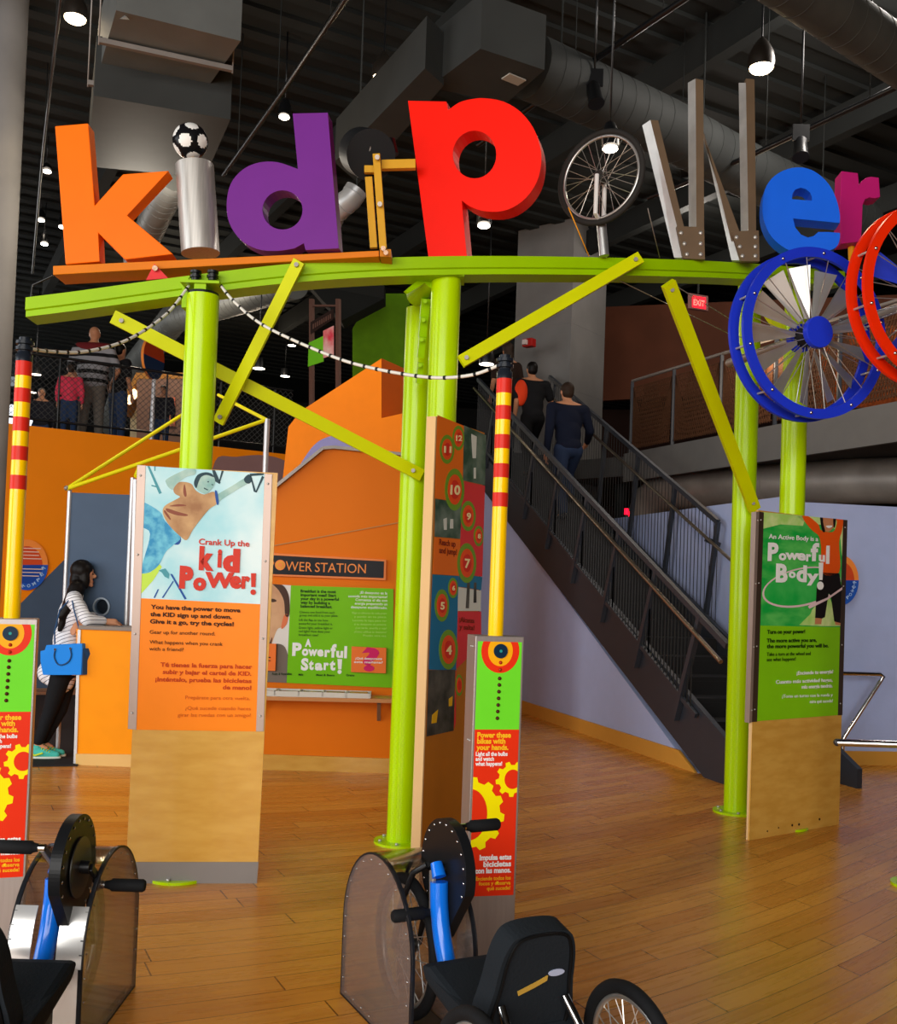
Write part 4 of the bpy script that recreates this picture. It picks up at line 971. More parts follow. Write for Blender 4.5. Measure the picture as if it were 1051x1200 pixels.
b.art(sw, z5([(562, 868), (598, 870), (592, 948), (567, 947)]), 0.014, 1); b.art(sw, z5(ell(578, 967, 16, 16, 16)), 0.014, 1)
T5('Fruits & Vegetables', 60, 992, 210, 990, 18, 0, .02, .016); T5('Milk', 262, 996, 300, 997, 16, 0, .02, .014); T5('Meat & Beans', 398, 998, 538, 1000, 16, 0, .02, .014); T5('Grains', 628, 1000, 692, 1001, 16, 0, .02, .014)
b.build('lettering', [M('dark_green_print'), WHITE, M('pale_green_print', 'b8e070', 0.5)], bd)
def flap(name, label, pts, zpts):
    r_ = root(name, sw.px(sum(p[0] for p in pts) / 4, max(p[1] for p in pts), 0.02), label, 'flap')
    MB().extr([[sw.px(x, y, 0.02) for x, y in pts]], sw.n * 0.03).build('board', M('flap_orange', 'f47c34', 0.45), r_, 0.002)
    return r_
f1 = flap('lift_flap', 'orange lift flap with a pink question mark on the green breakfast board', z5([(672, 770), (938, 782), (934, 976), (668, 966)]), None)
b = MB(); T5('?', 745, 948, 880, 950, 165, 0, .04, .051)
b.build('question_mark', M('magenta_print', 'd8246a', 0.5), f1)
b = MB(); T5('\u00bfQu\u00e9 desayunaste', 700, 868, 905, 872, 17, 0, .02, .0535); T5('esta ma\u00f1ana?', 690, 895, 910, 900, 17, 0, .02, .0535); b.build('lettering', WHITE, f1)
f2 = flap('lift_flap', 'orange lift flap with yellow print over the child photo, beside the birch panel', z5([(-60, 745), (95, 750), (88, 958), (-60, 952)]), None)
b = MB(); b.art(sw, z5(ell(12, 818, 24, 30, 20)), 0.051, 0); b.art(sw, z5([(5, 848), (52, 850), (52, 858), (5, 856)]), 0.051, 1); b.art(sw, z5([(5, 874), (52, 876), (52, 882), (5, 880)]), 0.051, 1)
b.build('print', [M('board_yellow'), M('dark_brown_print')], f2)
# counter shelf with tray of food cards
sh = root('counter_shelf', sw.px(380, 812, 0.0), 'orange edged shelf under the green breakfast board', 'shelf')
c0, c1 = sw.px(290, 811, 0.0), sw.px(462, 815, 0.0)
MB().extr([[c0, c1, c1 + sw.n * 0.30, c0 + sw.n * 0.30]], (0, 0, -0.03)).build('top', M('shelf_tan', 'c98c58', 0.45), sh, 0.004)
for f in (0.1, 0.9): MB().bar(c0.lerp(c1, f) - Vector((0, 0, .2)) + sw.n * .01, c0.lerp(c1, f) - Vector((0, 0, .04)) + sw.n * 0.22, 0.03, 0.02).build('bracket', STEEL_D, sh)
tr = root('card_tray', sw.px(370, 812, 0.14), 'white divided tray of picture cards on the orange shelf', 'tray')
d_ = (c1 - c0).normalized(); tz = c0.z
a0 = sw.uv(300, 800)[0]; a1 = sw.uv(435, 800)[0]
def tp(u, o, z): p = sw.w(u, 0, o); p.z = z; return p
WPL = M('tray_white', 'd8d4ca', 0.4)
MB().extr([[tp(a0, .06, tz + .002), tp(a1, .06, tz + .002), tp(a1, .27, tz + .002), tp(a0, .27, tz + .002)]], (0, 0, .008)).build('base', WPL, tr)
NTR = 5
for i in range(NTR + 1):
    u = a0 + (a1 - a0) * i / NTR; MB().extr([[tp(u - .006, .06, tz + .01), tp(u + .006, .06, tz + .01), tp(u + .006, .27, tz + .01), tp(u - .006, .27, tz + .01)]], (0, 0, .035)).build('divider', WPL, tr)
for o in (.06, .26): MB().extr([[tp(a0, o, tz + .01), tp(a1, o, tz + .01), tp(a1, o + .01, tz + .01), tp(a0, o + .01, tz + .01)]], (0, 0, .035)).build('divider', WPL, tr)
card_cols = ['c87a30', '6a8a3c', '3c3a36', 'b04a2c', 'c8b060', '8a9a50']
for i in range(NTR):
    u = a0 + (a1 - a0) * (i + .5) / NTR; w = (a1 - a0) / NTR * .38
    o = MB().extr([[tp(u - w, .08, tz + .0105), tp(u + w, .08, tz + .0105), tp(u + w, .25, tz + .0105), tp(u - w, .25, tz + .0105)]], (0, 0, .018 + .003 * i)).build('picture_card', M('card_%d' % i, card_cols[i], 0.4, vs=30, hex2=card_cols[(i + 2) % 6]))
    tag(o, ('tan', 'green', 'dark', 'rust red', 'sand coloured')[i] + ' stack of food picture cards in the white tray under the breakfast board', 'cards')
u = a1 + .09
o = MB().extr([[tp(u - .05, .07, tz + .001), tp(u + .11, .09, tz + .001), tp(u + .10, .24, tz + .001), tp(u - .06, .22, tz + .001)]], (0, 0, .012)).build('picture_card', M('card_x', 'c89030', 0.4, vs=30, hex2='8aa048'))
tag(o, 'loose food cards lying on the orange shelf right of the tray', 'cards')

# ================================================================ round wall signs
def roundsign(pl, cx, cy, rx, ry, off, label, mount=True):
    r_ = root('round_sign', pl.px(cx, cy + ry, off), label, 'sign'); w_ = lambda pts, o: [pl.px(x, y, off + o) for x, y in pts]
    MB().extr([w_(ell(cx, cy, rx, ry, 40), 0.001)], pl.n * 0.03).build('disc', M('sign_rim_peach', 'f08c3c', 0.5), r_)
    b = MB(); b.extr([w_(ell(cx, cy, rx, ry, 20, 0, PI), .0315)], pl.n * .001, 0); b.extr([w_(ell(cx, cy, rx * .74, ry * .74, 20, PI, 2 * PI), .0315)], pl.n * .001, 1)
    b.extr([w_(ell(cx, cy, rx * .74, ry * .74, 20, 0, PI), .0333)], pl.n * .001, 2)
    b.build('print', [M('sign_blue', '2458b8', 0.5), M('sign_red', 'cc4a24', 0.5), M('sign_deep_blue', '1c459c', 0.5)], r_); return r_
r1 = roundsign(wl, 30, 662, 24.5, 29.5, 0.08, 'round blue and orange wall sign on the gallery wall behind the left striped pole')
b = MB()
for i, (a_, c_) in enumerate(((20, 46), (20, 44), (20, 44), (20, 47), (18, 48), (18, 46), (18, 44))): b.extr([[wl.px(x, y, .117) for x, y in ((a_, 642 + i * 4), (c_, 642.6 + i * 4), (c_, 643.6 + i * 4), (a_, 643 + i * 4))]] if i < 4 else [[wl.px(x, y, .117) for x, y in ((a_, 650 + i * 4), (c_, 650.6 + i * 4), (c_, 651.6 + i * 4), (a_, 651 + i * 4))]], wl.n * .001, 0)
b.build('small_print', M('pale_print', 'e8c8b8', 0.5), r1)
b = MB(); rw = Pl(XY(RR), XY(RR2)); rl = Pl(XY(R0), XY(RR))
arc = 'POWER PUZZLE'[::-1]
for i, ch in enumerate('QUIERES ROMPER'[8:]):
    a_ = math.radians(100 - i * 18); x, y = 30 + 20.5 * math.cos(a_), 662 + 25.5 * math.sin(a_); text(b, wl, ch, (x - 1.6, y + 1.5), (x + 1.8, y - .5), 3.6, .117, .02, 0, .001)
b.build('rim_lettering', M('pale_blue_print', 'a8c8f0', 0.5), r1)
r2 = roundsign(rl, 984, 680, 20, 29, 0.0, 'round blue and orange wall sign on the lavender wall behind the green poster panel')
b = MB()
for i, ch in enumerate('POWER'): 
    a_ = math.radians(60 - i * 13); x, y = 984 + 16 * math.cos(a_), 680 + 24 * math.sin(a_); text(b, rl, ch, (x - 1.4, y + 1.5), (x + 1.4, y - .8), 3.4, .037, .02, 0, .001)
b.build('rim_lettering', M('pale_blue_print'), r2)
o = MB().extr([[rw.px(x, y, 0.012) for x, y in ((1048, 729), (1100, 729), (1100, 811), (1048, 811))]], rw.n * 0.04).build('display_board', M('frame_brown', '3a302c', 0.5), None, label='dark framed board on the lavender wall at the right edge', cat='board')

# ================================================================ slim kiosks with striped poles
def gear(cx, cy, r, nt, th=.16, ph=0.0, hole=0):
    pts = []
    for i in range(nt):
        for f, rr_ in ((-.30, 1), (-.17, 1 + th), (.17, 1 + th), (.30, 1)):
            a = 2 * PI * (i + f) / nt + ph; pts.append((cx + r * rr_ * math.cos(a), cy + r * rr_ * math.sin(a)))
    return pts
def kiosk(label, plabel, loc, rz):
    """local frame: front face at y = 0 facing -y, width 0.205 along x, height 1.32"""
    KW, KD, KH = 0.205, 0.13, 1.325
    r_ = root('slim_kiosk', (0, 0, 0), label, 'kiosk', world=False)
    MB().box((0, KD / 2, KH / 2), (KW, KD, KH)).build('cabinet', M('kiosk_aluminium', 'a49c98', 0.35, 0.6, var=0.1, vs=3, stretch=(20, 20, 1)), r_, 0.003)
    # print in a unit grid: px/py of the crop, 205 wide 1095 high -> metres
    X = lambda x: (x - 160) / 205 * (KW - 0.018); Zt = lambda y: KH - 0.022 - (y - 60) / 1095 * 1.02
    def pr(b, pts, l, mi): 
        pts = clip(pts, [(58, 60), (262, 60), (262, 1155), (58, 1155)])
        if len(pts) > 2: b.extr([[Vector((X(x), -0.0012 - .0007 * l, Zt(y))) for x, y in pts]], (0, -.0006, 0), mi)
    b = MB(); cs = [M('kiosk_green', '6fe02c', 0.35), M('kiosk_red', 'e63212', 0.35), M('kiosk_amber', 'f8b010', 0.35), M('kiosk_navy', '0f2c44', 0.3), M('kiosk_yellow', 'fae800', 0.35)]
    pr(b, [(58, 60), (262, 60), (262, 440), (58, 440)], 0, 0); pr(b, [(58, 440), (262, 440), (262, 1155), (58, 1155)], 0, 1)
    pr(b, ell(163, 100, 88, 96, 40), 1, 1); pr(b, ell(163, 100, 57, 66, 36), 2, 2); 
    g1 = gear(46, 805, 142, 12, .14, .1); pr(b, g1, 1, 4); pr(b, ell(48, 805, 80, 110, 36), 2, 1)
    g2 = gear(238, 655, 62, 9, .24, .2); pr(b, g2, 1, 4); pr(b, ell(240, 655, 38, 42, 30), 2, 1)
    pr(b, gear(185, 1100, 6, 6), 2, 4)
    b.build('print', cs, r_)
    p2 = Pl((-1, 0), (1, 0))
    MB().cyl((X(163), -.003, Zt(100)), (X(163), -.010, Zt(100)), 0.029, 32).build('knob', cs[3], r_)
    MB().cyl((X(163), -.010, Zt(100)), (X(163), -.0115, Zt(100)), 0.006, 16).build('sensor_dot', M('teal_dot', '2a9a98', 0.3), r_)
    for i, y in enumerate((150, 181, 219, 247, 276, 305, 334, 362, 391)):
        MB().lathe([(.0078, 0), (.007, .004), (.004, .007), (0, .008)], (X(165 - i * .7), -.002, Zt(y)), Matrix.Rotation(PI / 2, 3, 'X'), 14).build('bulb', M('bulb_red' if i < 2 else 'bulb_brown', 'b03018' if i < 2 else '4a2418', 0.2), r_)
    b = MB()
    class LP:                                              # flat text helper in local metres
        def uv(s, x, y): return (X(x), Zt(y))
        def w(s, u, v, off=0): return Vector((u, -off, v))
    lp = LP()
    def TT(s, x0, x1, y, cap, mi, bold): text(b, lp, s, (x0, y), (x1, y), cap, .0032, bold, mi, .0008)
    TT('Power these', 70, 225, 474, 22, 0, .04); TT('bikes with', 70, 200, 500, 22, 0, .04); TT('your hands.', 68, 215, 527, 22, 0, .04)
    TT('Light all the bulbs', 66, 212, 553, 17, 1, .03); TT('and watch', 66, 150, 574, 17, 1, .03); TT('what happens!', 66, 188, 595, 17, 1, .03)
    TT('Impulsa estas', 100, 246, 1000, 22, 1, .04); TT('bicicletas', 118, 246, 1029, 22, 1, .04); TT('con las manos.', 82, 246, 1056, 22, 1, .04)
    TT('\u00a1Enciende todos los', 80, 246, 1087, 16, 0, .02); TT('focos y observa', 100, 246, 1108, 16, 0, .02); TT('qu\u00e9 sucede!', 138, 246, 1130, 16, 0, .02)
    b.build('lettering', [M('kiosk_letter_amber', 'fcc020', 0.4), WHITE], r_)
    for z in (1.28, 0.90): 
        for y in (.035, .06): MB().sphere((-KW / 2 - .001, y, z), .004, 8, 6).build('screw', STEEL, r_)
    pr_ = root('striped_pole', (0, 0, 0), plabel, 'pole', world=False)
    YP = M('pole_yellow', 'ffcc00', 0.3, coat=.4); RP = M('pole_red', 'd02a1c', 0.35)
    cy = KD / 2 + .0; R = 0.0315
    MB().cyl((0, cy, KH), (0, cy, KH + 1.06), R, 32).build('shaft', YP, pr_)
    zb_ = [0.53, 0.65, 0.77, 0.89, 1.00]
    for z in zb_: MB().cyl((0, cy, KH + z), (0, cy, KH + z + (.058 if z < 1 else .06)), R + .001, 32).build('red_band', RP, pr_)
    bcap = MB(); q = KH + 1.06
    bcap.lathe([(0, 0), (.033, 0), (.033, .03), (.026, .035), (.026, .045), (.036, .047), (.036, .06), (.026, .062), (.026, .07), (.036, .072), (.036, .085), (.024, .087), (.024, .10), (0, .102)], (0, cy, q), None, 24)
    bcap.build('insulator_cap', M('insulator_black', '1b2028', 0.3), pr_)
    for o_ in (r_, pr_): o_.location = loc; o_.rotation_euler = (0, 0, rz)
    return loc + Matrix.Rotation(rz, 3, 'Z') @ Vector((0, cy, q + .055))
u_ = P(585.5, 760, 4.05); topR = kiosk('slim grey kiosk with green and red print behind the right hand bike', 'yellow pole with red bands standing on the right hand kiosk', Vector((u_.x, 4.05, 0)), 0.24)
u_ = P(12, 740, 4.05); topL = kiosk('slim grey kiosk cut by the left edge of the picture', 'yellow pole with red bands standing on the left edge kiosk', Vector((u_.x - 0.002, 4.05, 0)), 0.33)
# rope lights
def rope(name, label, pts, clips=16):
    P3 = [Vector(p) for p in sm(pts, 8, False)]
    r_ = root(name, P3[-1], label, 'rope light'); MB().tube(P3, 0.0075, 8).build('tube', M('rope_white', 'd8d6cc', 0.4), r_)
    L = [0]
    for a, c in zip(P3, P3[1:]): L.append(L[-1] + (c - a).length)
    for i in range(clips):
        t = L[-1] * (i + .5) / clips; k = max(j for j in range(len(L) - 1) if L[j] <= t); d = (P3[k + 1] - P3[k]).normalized(); c = P3[k] + d * (t - L[k])
        MB().cyl(c - d * .006, c + d * .006, .0095, 8).build('clip', BLACK, r_)
rope('rope_light', 'white rope light sagging from the front lime post to the right striped pole', [tuple(P(256, 331, 5.10)), tuple(P(275, 354, 5.0)), tuple(P(310, 382, 4.85)), tuple(P(380, 414, 4.6)), tuple(P(430, 430, 4.45)), tuple(P(500, 442, 4.28)), tuple(P(550, 440, 4.18)), tuple(topR + Vector((-.03, 0, 0)))], 26)
rope('rope_light', 'white rope light sagging from the front lime post to the left edge pole', [tuple(P(222, 334, 5.10)), tuple(P(195, 368, 4.95)), tuple(P(150, 398, 4.7)), tuple(P(100, 412, 4.45)), tuple(P(60, 412, 4.25)), tuple(topL + Vector((.03, 0, 0)))], 18)

# ================================================================ hand cycles
SMOKE = glass('smoked_polycarbonate', (0.93, 0.91, 0.90), 0.06, .06, .13)
CLEARP = glass('clear_polycarbonate', (0.95, 0.94, 0.92), 0.05)
BLUE = M('bike_blue', '0d6fe0', 0.2, coat=.6)
FAB = M('seat_fabric', '1c2126', 0.85, bump=.2, bs=120)
def handcycle(label, loc, rz, phase, ry=-.95, cheeks=False):
    """local: +y forward (away from rider), x right, housing centre at origin"""
    r_ = root('hand_cycle', (0, 0, 0), label, 'hand cycle', world=False)
    HW, HL, HH = 0.115, 0.30, 0.585
    def arch_(s=1.0, inset=0.0, n=22):
        R = HL - inset; zc = HH - HL
        pts = [(-R, 0.0 + inset), (R, 0.0 + inset)]
        return pts + [(R * math.cos(PI * i / n), zc + R * math.sin(PI * i / n)) for i in range(n + 1)]
    outer = arch_(); inner = arch_(inset=.018)
    lens = lambda pts, x: [Vector((x, y, z)) for y, z in pts]
    PLT = M('edge_gasket', '1b1d22', 0.4)
    for s in (-1, 1):
        MB().extr([lens(outer, s * HW)], (s * .005, 0, 0)).build('side_window', SMOKE, r_)
        fr = MB().extr([lens(outer, s * (HW + .0055)), lens(arch_(inset=.007), s * (HW + .0055))[::-1]], (-s * .014, 0, 0)).build('edge_trim', PLT, r_)
        riv = MB().sphere((0, 0, 0), (.0022, .0042, .0042), 8, 6); first = None; pts = arch_(inset=.026)
        per = []; 
        for a, c in zip(pts, pts[1:] + pts[:1]):
            a, c = Vector(a), Vector(c); per.append((a, c, (c - a).length))
        tot = sum(p[2] for p in per); N_ = 26
        for k in range(N_):
            t = tot * k / N_
            for a, c, l in per:
                if t <= l: q = a.lerp(c, t / l); break
                t -= l
            M4 = Matrix.Translation((s * (HW + .007), q.x, q.y))
            if first is None: first = riv.build('rivet', CHROME, r_); first.matrix_local = M4
            else: inst(first, r_, M4)
    # curved top cover (front half and a rear strip)
    def strip(a0, a1, nm, mat, x0=-HW, x1=HW, n=16, r=HL):
        b = MB(); zc = HH - HL; pts = []
        for i in range(n + 1):
            a = a0 + (a1 - a0) * i / n; pts.append((r * math.cos(a), zc + r * math.sin(a)))
        vs = [Vector((x, y * k, (z - zc) * k + zc)) for y, z in pts for x in (x0, x1) for k in (1, .985)]
        fs = []
        for i in range(n):
            o = i * 4; fs += [(o, o + 4, o + 6, o + 2), (o + 1, o + 3, o + 7, o + 5), (o, o + 1, o + 5, o + 4), (o + 2, o + 6, o + 7, o + 3)]
        b.add(vs, fs, 0, True); return b.build(nm, mat, r_)
    strip(0, PI * .62, 'top_cover', CLEARP)
    MB().box((0, HL - .003, (HH - HL) / 2), (HW * 2, .005, HH - HL)).build('front_cover', CLEARP, r_)
    for s in (-1, 1) if cheeks else ():                     # bright cheek plates at the rear of the housing
        PS = M('polished_steel', 'dcdcda', 0.22, .55); x0_, x1_ = (-HW, -.045) if s < 0 else (.035, HW)
        strip(PI * .80, PI, 'rear_cheek', PS, x0_, x1_, 10); MB().box(((x0_ + x1_) / 2, -HL + .004, (HH - HL) / 2 + .01), (x1_ - x0_, .005, HH - HL - .02)).build('rear_cheek', PS, r_)
        continue
        MB().extr([[Vector((s * (HW - .004), -HL + .01, .04)), Vector((s * (HW - .004), -HL + .01, .30)), Vector((s * (HW - .05), -HL + .03, .36)), Vector((s * (HW - .05), -HL + .03, .04))]], (0, .004, 0)).build('rear_cheek', M('polished_steel', 'c8c8c6', 0.18, .9), r_)
    # wheel inside
    cwheel(r_, Vector((0, 0.0, .262)), Vector((0, 1, 0)), Vector((0, 0, 1)), Vector((1, 0, 0)), .245, 28, RUBBER, None, .02, .045)
    for s in (-1, 1): MB().tube([(s * .05, 0, .262), (s * .05, -.05, .42), (s * .035, -.11, .545), (0, -.14, .575)], .011, 10).build('fork_blade', BLACK, r_)
    MB().box((0, 0, .012), (.2, .5, .02)).build('floor_mount', BLACK, r_)
    MB().tube([Vector((.0, 0, .262)), Vector((.0, 0, .03))], .018, 10).build('stand', BLACK, r_)
    # chain guard: big tear-drop disc by the cranks
    ax = Vector((0.045, -.205, .575))
    tear = [(ax.y + .165 * math.cos(a), ax.z + .165 * math.sin(a)) for a in [math.radians(t) for t in range(-60, 200, 4)]]
    tear += [(-.235, .36), (-.19, .33), (-.13, .40)]
    MB().extr([lens(tear, ax.x - .018)], (.036, 0, 0)).build('chain_guard', M('guard_black', '17181a', 0.3), r_, .004)
    first = None
    for k in range(16):
        a = math.radians(-60 + 260 * k / 15); q = (ax.y + .15 * math.cos(a), ax.z + .15 * math.sin(a))
        for s in (-1, 1):
            M4 = Matrix.Translation((ax.x + s * .0195, q[0], q[1]))
            if first is None: first = MB().sphere((0, 0, 0), (.0025, .0048, .0048), 8, 6).build('guard_screw', CHROME, r_); first.matrix_local = M4
            else: inst(first, r_, M4)
    MB().cyl(ax - Vector((.055, 0, 0)), ax + Vector((.055, 0, 0)), .021, 20).build('crank_axle', BLACK, r_)
    MB().cyl(ax + Vector((.022, 0, 0)), ax + Vector((.026, 0, 0)), .095, 40).build('chainring', M('hub_dark'), r_)
    for s, ph in ((-1, phase), (1, phase + PI)):
        e = ax + Vector((s * .062, .13 * math.sin(ph), .13 * math.cos(ph)))
        MB().bar(ax + Vector((s * .055, 0, 0)), e, .026, .014, (0, 1, 0)).build('crank_arm', STEEL_D if s < 0 else BLACK, r_, .003)
        gr_ = MB().tube([e + Vector((s * .012, 0, 0)), e + Vector((s * .03, 0, 0)), e + Vector((s * .035, 0, 0)), e + Vector((s * .135, 0, 0)), e + Vector((s * .143, 0, 0))], [.012, .016, .021, .021, .016], 18).build('hand_grip', RUBBER, r_)
        MB().cyl(e - Vector((s * .008, 0, 0)), e + Vector((s * .014, 0, 0)), .012, 12).build('pedal_bolt', CHROME, gr_)
    # frame
    MB().tube(sm([(0, -.235, .545), (0, -.245, .46), (0, -.28, .36), (0, -.36, .25), (0, -.50, .19), (0, -.75, .175)], 6, False), .030, 20).build('frame_tube', BLUE, r_)
    MB().tube([(0, -.235, .56), (0, -.21, .60)], [.024, .02], 14).build('frame_head', BLUE, r_)
    for s in (-1, 1):
        MB().tube(sm([(0, -.55, .18), (s * .12, -.66, .20), (s * .13, -.82, .22), (s * .12, ry, .22)], 6, False), .016, 12).build('seat_rail', BLACK, r_)
    # seat base and back
    b = MB(); prof = [(-.40, .355), (-.47, .37), (-.65, .335), (-.84, .32), (-.87, .28), (-.82, .255), (-.62, .27), (-.44, .31)]
    b.extr([[Vector((-.145, y, z)) for y, z in prof]], (.29, 0, 0)); b.build('seat_cushion', FAB, r_, .02)
    MB().sphere((-.146, -.66, .30), (.004, .028, .014), 14, 8).build('seat_badge', M('badge_cream', 'e8dca0', .5), r_)
    b = MB(); w = .125
    out_ = [tuple(p) for p in sm([(-w, 0), (-w, .18), (-w * .86, .29), (-w * .5, .33), (w * .5, .33), (w * .86, .29), (w, .18), (w, 0)], 5)]
    Rb = Matrix.Rotation(math.radians(14), 3, 'X'); oo = Vector((-.02, -.75, .29))
    b.extr([[oo + Rb @ Vector((x, 0, z)) for x, z in out_]], Rb @ Vector((0, -.075, 0))); bk = b.build('backrest', FAB, r_, .022)
    b = MB(); b.tube([oo + Rb @ Vector((x * .86, -.078, .02 + z * .92)) for x, z in out_], .005, 6, closed=True); b.build('back_piping', M('piping_black', '0c0d0e', .5), bk)
    b = MB(); b.extr([[oo + Rb @ Vector((x, -.077, z)) for x, z in [(-.055, .165), (.0, .185), (.035, .20), (.035, .185), (.0, .17), (-.05, .152)]]], Rb @ Vector((0, -.003, 0))); b.build('logo_gold', M('logo_gold', 'b8923c', .5), bk)
    b = MB(); b.extr([[oo + Rb @ Vector((.062 + .026 * math.cos(t / 16 * 2 * PI), -.077, .205 + .010 * math.sin(t / 16 * 2 * PI))) for t in range(16)]], Rb @ Vector((0, -.003, 0))); b.build('logo_silver', M('logo_silver', 'a8b0c8', .5), bk)
    for s in (-1, 1):
        MB().tube([oo + Rb @ Vector((s * .10, -.085, .13)), Vector((s * .14, -1.12, .12))], .013, 12).build('back_strut', CHROME, r_)
    # axle and rear wheels
    MB().cyl((-.24, ry, .22), (.24, ry, .22), .016, 14).build('rear_axle', BLACK, r_)
    for s in (-1, 1):
        t_ = s * .06; v_ = Vector((-t_, 0, 1)).normalized(); n_ = Vector((1, 0, t_)).normalized()
        cwheel(r_, Vector((s * .25, ry, .22)), Vector((0, 1, 0)), v_, n_, .22, 28, RUBBER, None, .020, .04)
    r_.location = loc; r_.rotation_euler = (0, 0, rz)
    return r_
handcycle('black and blue hand cycle with clear wheel housing, in front of the right hand kiosk', (-0.10, 3.52, 0), math.radians(27), math.radians(190))
handcycle('black and blue hand cycle with clear wheel housing, near the left edge of the picture', (-1.215, 3.43, 0), math.radians(1), math.radians(-50), -1.12, True)
# chrome grab rail at right
gr2 = root('grab_rail', FZ(1060, 960), 'thick chrome grab rail ending in mid picture height at the right edge', 'rail')
g0 = P(981, 870, 5.6); g1 = P(1075, 873, 5.45)
MB().tube([g0, g1], .021, 20).build('bar', CHROME, gr2)
MB().sphere(g0, .0215, 16, 10).build('end_cap', M('end_cap_dark', '4a4a4c', .3, .6), gr2)
MB().cyl(g1, (g1.x, g1.y, 0), .02, 16).build('leg', CHROME, gr2)
# ================================================================ counter booth at left
AL = M('booth_aluminium', 'c4c4c6', 0.35, 0.5)
bo = root('counter_booth', FZ(120, 892), 'orange counter booth with slate blue back panel under yellow roof bars', 'booth')
cf = Pl(XY(FZ(88, 896)), XY(FZ(170, 899)))
cd = -cf.n
MB().extr([[cf.px(x, y) for x, y in ((89.5, 896), (165, 899), (165, 737), (89.5, 737))]], cd * .5).build('counter_front', M('counter_orange', 'ff9a00', .45), bo)
MB().extr([[cf.px(x, y, .004) for x, y in ((89.5, 896), (165, 899), (165, 884), (89.5, 883))]], cf.n * .012).build('kick_board', M('pale_birch', 'e8bd74', .4), bo)
ct_ = [cf.px(x, 733, .02) for x in (93, 170)]; zt_ = ct_[0].z; ct_ = [Vector((p.x, p.y, zt_)) for p in ct_]
MB().extr([[ct_[0], ct_[1], ct_[1] + cd * .55, ct_[0] + cd * .55]], (0, 0, -.03)).build('counter_top', M('counter_top_grey', '8a8078', .4), bo, .003)
MB().extr([[cf.px(x, y, .01) for x, y in ((86.5, 897), (90, 897), (95, 738), (91.5, 738))]], cd * .05).build('counter_post', AL, bo)
ZT = P(78, 575, 8.55).z
pL = P(74, 740, 8.55); pM = P(152, 640, 8.5); pR = P(312, 520, 8.9)
def post_(p, top, r=.018): MB().cyl((p.x, p.y, 0), (p.x, p.y, top), r, 14).build('post', AL, bo)
post_(pL, P(80, 574, pL.y).z); post_(pM, P(157, 560, pM.y).z, .02); 
MB().cyl(P(154.5, 733, 8.2), P(159, 562, 8.2), .022, 14).build('post', M('post_white', 'dcdce0', .3, .3), bo)
# the white pole right of the birch panel stands on the floor behind it
post_(Vector((pR.x + .0, pR.y, 0)), P(313, 491, 8.9).z, .024)
bk_ = Pl(XY(Vector((pL.x, pL.y, 0))), XY(Vector((pM.x, pM.y, 0))))
b = MB(); ot = [bk_.px(*p) for p in ((80, 577), (155, 580), (150, 742), (74, 742))]
hole = [bk_.px(*p) for p in ell(120, 711, 7.5, 8.5, 24)]
b.extr([ot, hole[::-1]], -bk_.n * .03); b.build('back_panel', SLATE, bo)
b = MB(); ro = [bk_.px(x, y, .004) for x, y in ell(119.5, 711, 10, 11, 28)]; ri = [bk_.px(x, y, .004) for x, y in ell(119.5, 711, 8, 9, 28)]
b.extr([ro, ri[::-1]], bk_.n * .012); b.build('porthole_ring', M('ring_silver', '9aa6b2', .3, .5), bo)
MB().extr([[bk_.px(x, y, -.035) for x, y in ell(120, 711, 8.5, 9.5, 24)]], -bk_.n * .01).build('porthole_screen', M('screen_dark', '1a2028', .2), bo)
for x, y in ((80, 640), (82, 583)): MB().sphere(bk_.px(x, y, .002), .008, 8, 6).build('screw', STEEL, bo)
YB = M('roof_bar_yellow', 'e8e010', .4)
for a_, c_ in (((78, 573), (217, 484)), ((78, 573), (312, 492)), ((159, 558), (163, 548)), ((312, 492), (256, 463))):
    d0, d1 = (8.5, 9.6) if c_ == (217, 484) else ((8.5, 8.9) if c_ == (312, 492) else ((8.2, 8.3) if c_ == (163, 548) else (8.9, 10.4)))
    MB().tube([P(a_[0], a_[1], d0), P(c_[0], c_[1], d1)], .017, 10).build('roof_bar', YB, bo)
MB().sphere(P(78, 572, 8.5), .022, 12, 8).build('joint', STEEL_D, bo)

# ================================================================ people
SKINM = M('skin_light', 'c98e6c', .55, var=.06); SKIND = M('skin_tan', 'b87f5e', .55, var=.06)
HAIRB = M('hair_black', '120e0d', .45); HAIRBR = M('hair_brown', '33261e', .6)
def eu(yaw, pitch=0.0, roll=0.0): return Matrix.Rotation(yaw, 3, 'Z') @ Matrix.Rotation(pitch, 3, 'X') @ Matrix.Rotation(roll, 3, 'Y')
def head_parts(c, s, yaw, pitch=0.0):
    """head centre, s = head height (m); faces +y turned by yaw"""
    R = eu(yaw, pitch); o = lambda x, y, z: c + R @ Vector((x * s, y * s, z * s))
    return [('e', o(0, -.02, .08), (.33 * s, .40 * s, .40 * s), R), ('e', o(0, .06, -.16), (.25 * s, .28 * s, .32 * s), R), ('e', o(0, .40, -.06), (.055 * s, .09 * s, .09 * s), R),
            ('e', o(.33, -.02, -.04), (.04 * s, .09 * s, .12 * s), R), ('e', o(-.33, -.02, -.04), (.04 * s, .09 * s, .12 * s), R), ('e', o(0, .32, -.28), (.11 * s, .06 * s, .05 * s), R), ('e', o(0, .30, -.42), (.12 * s, .08 * s, .08 * s), R)]
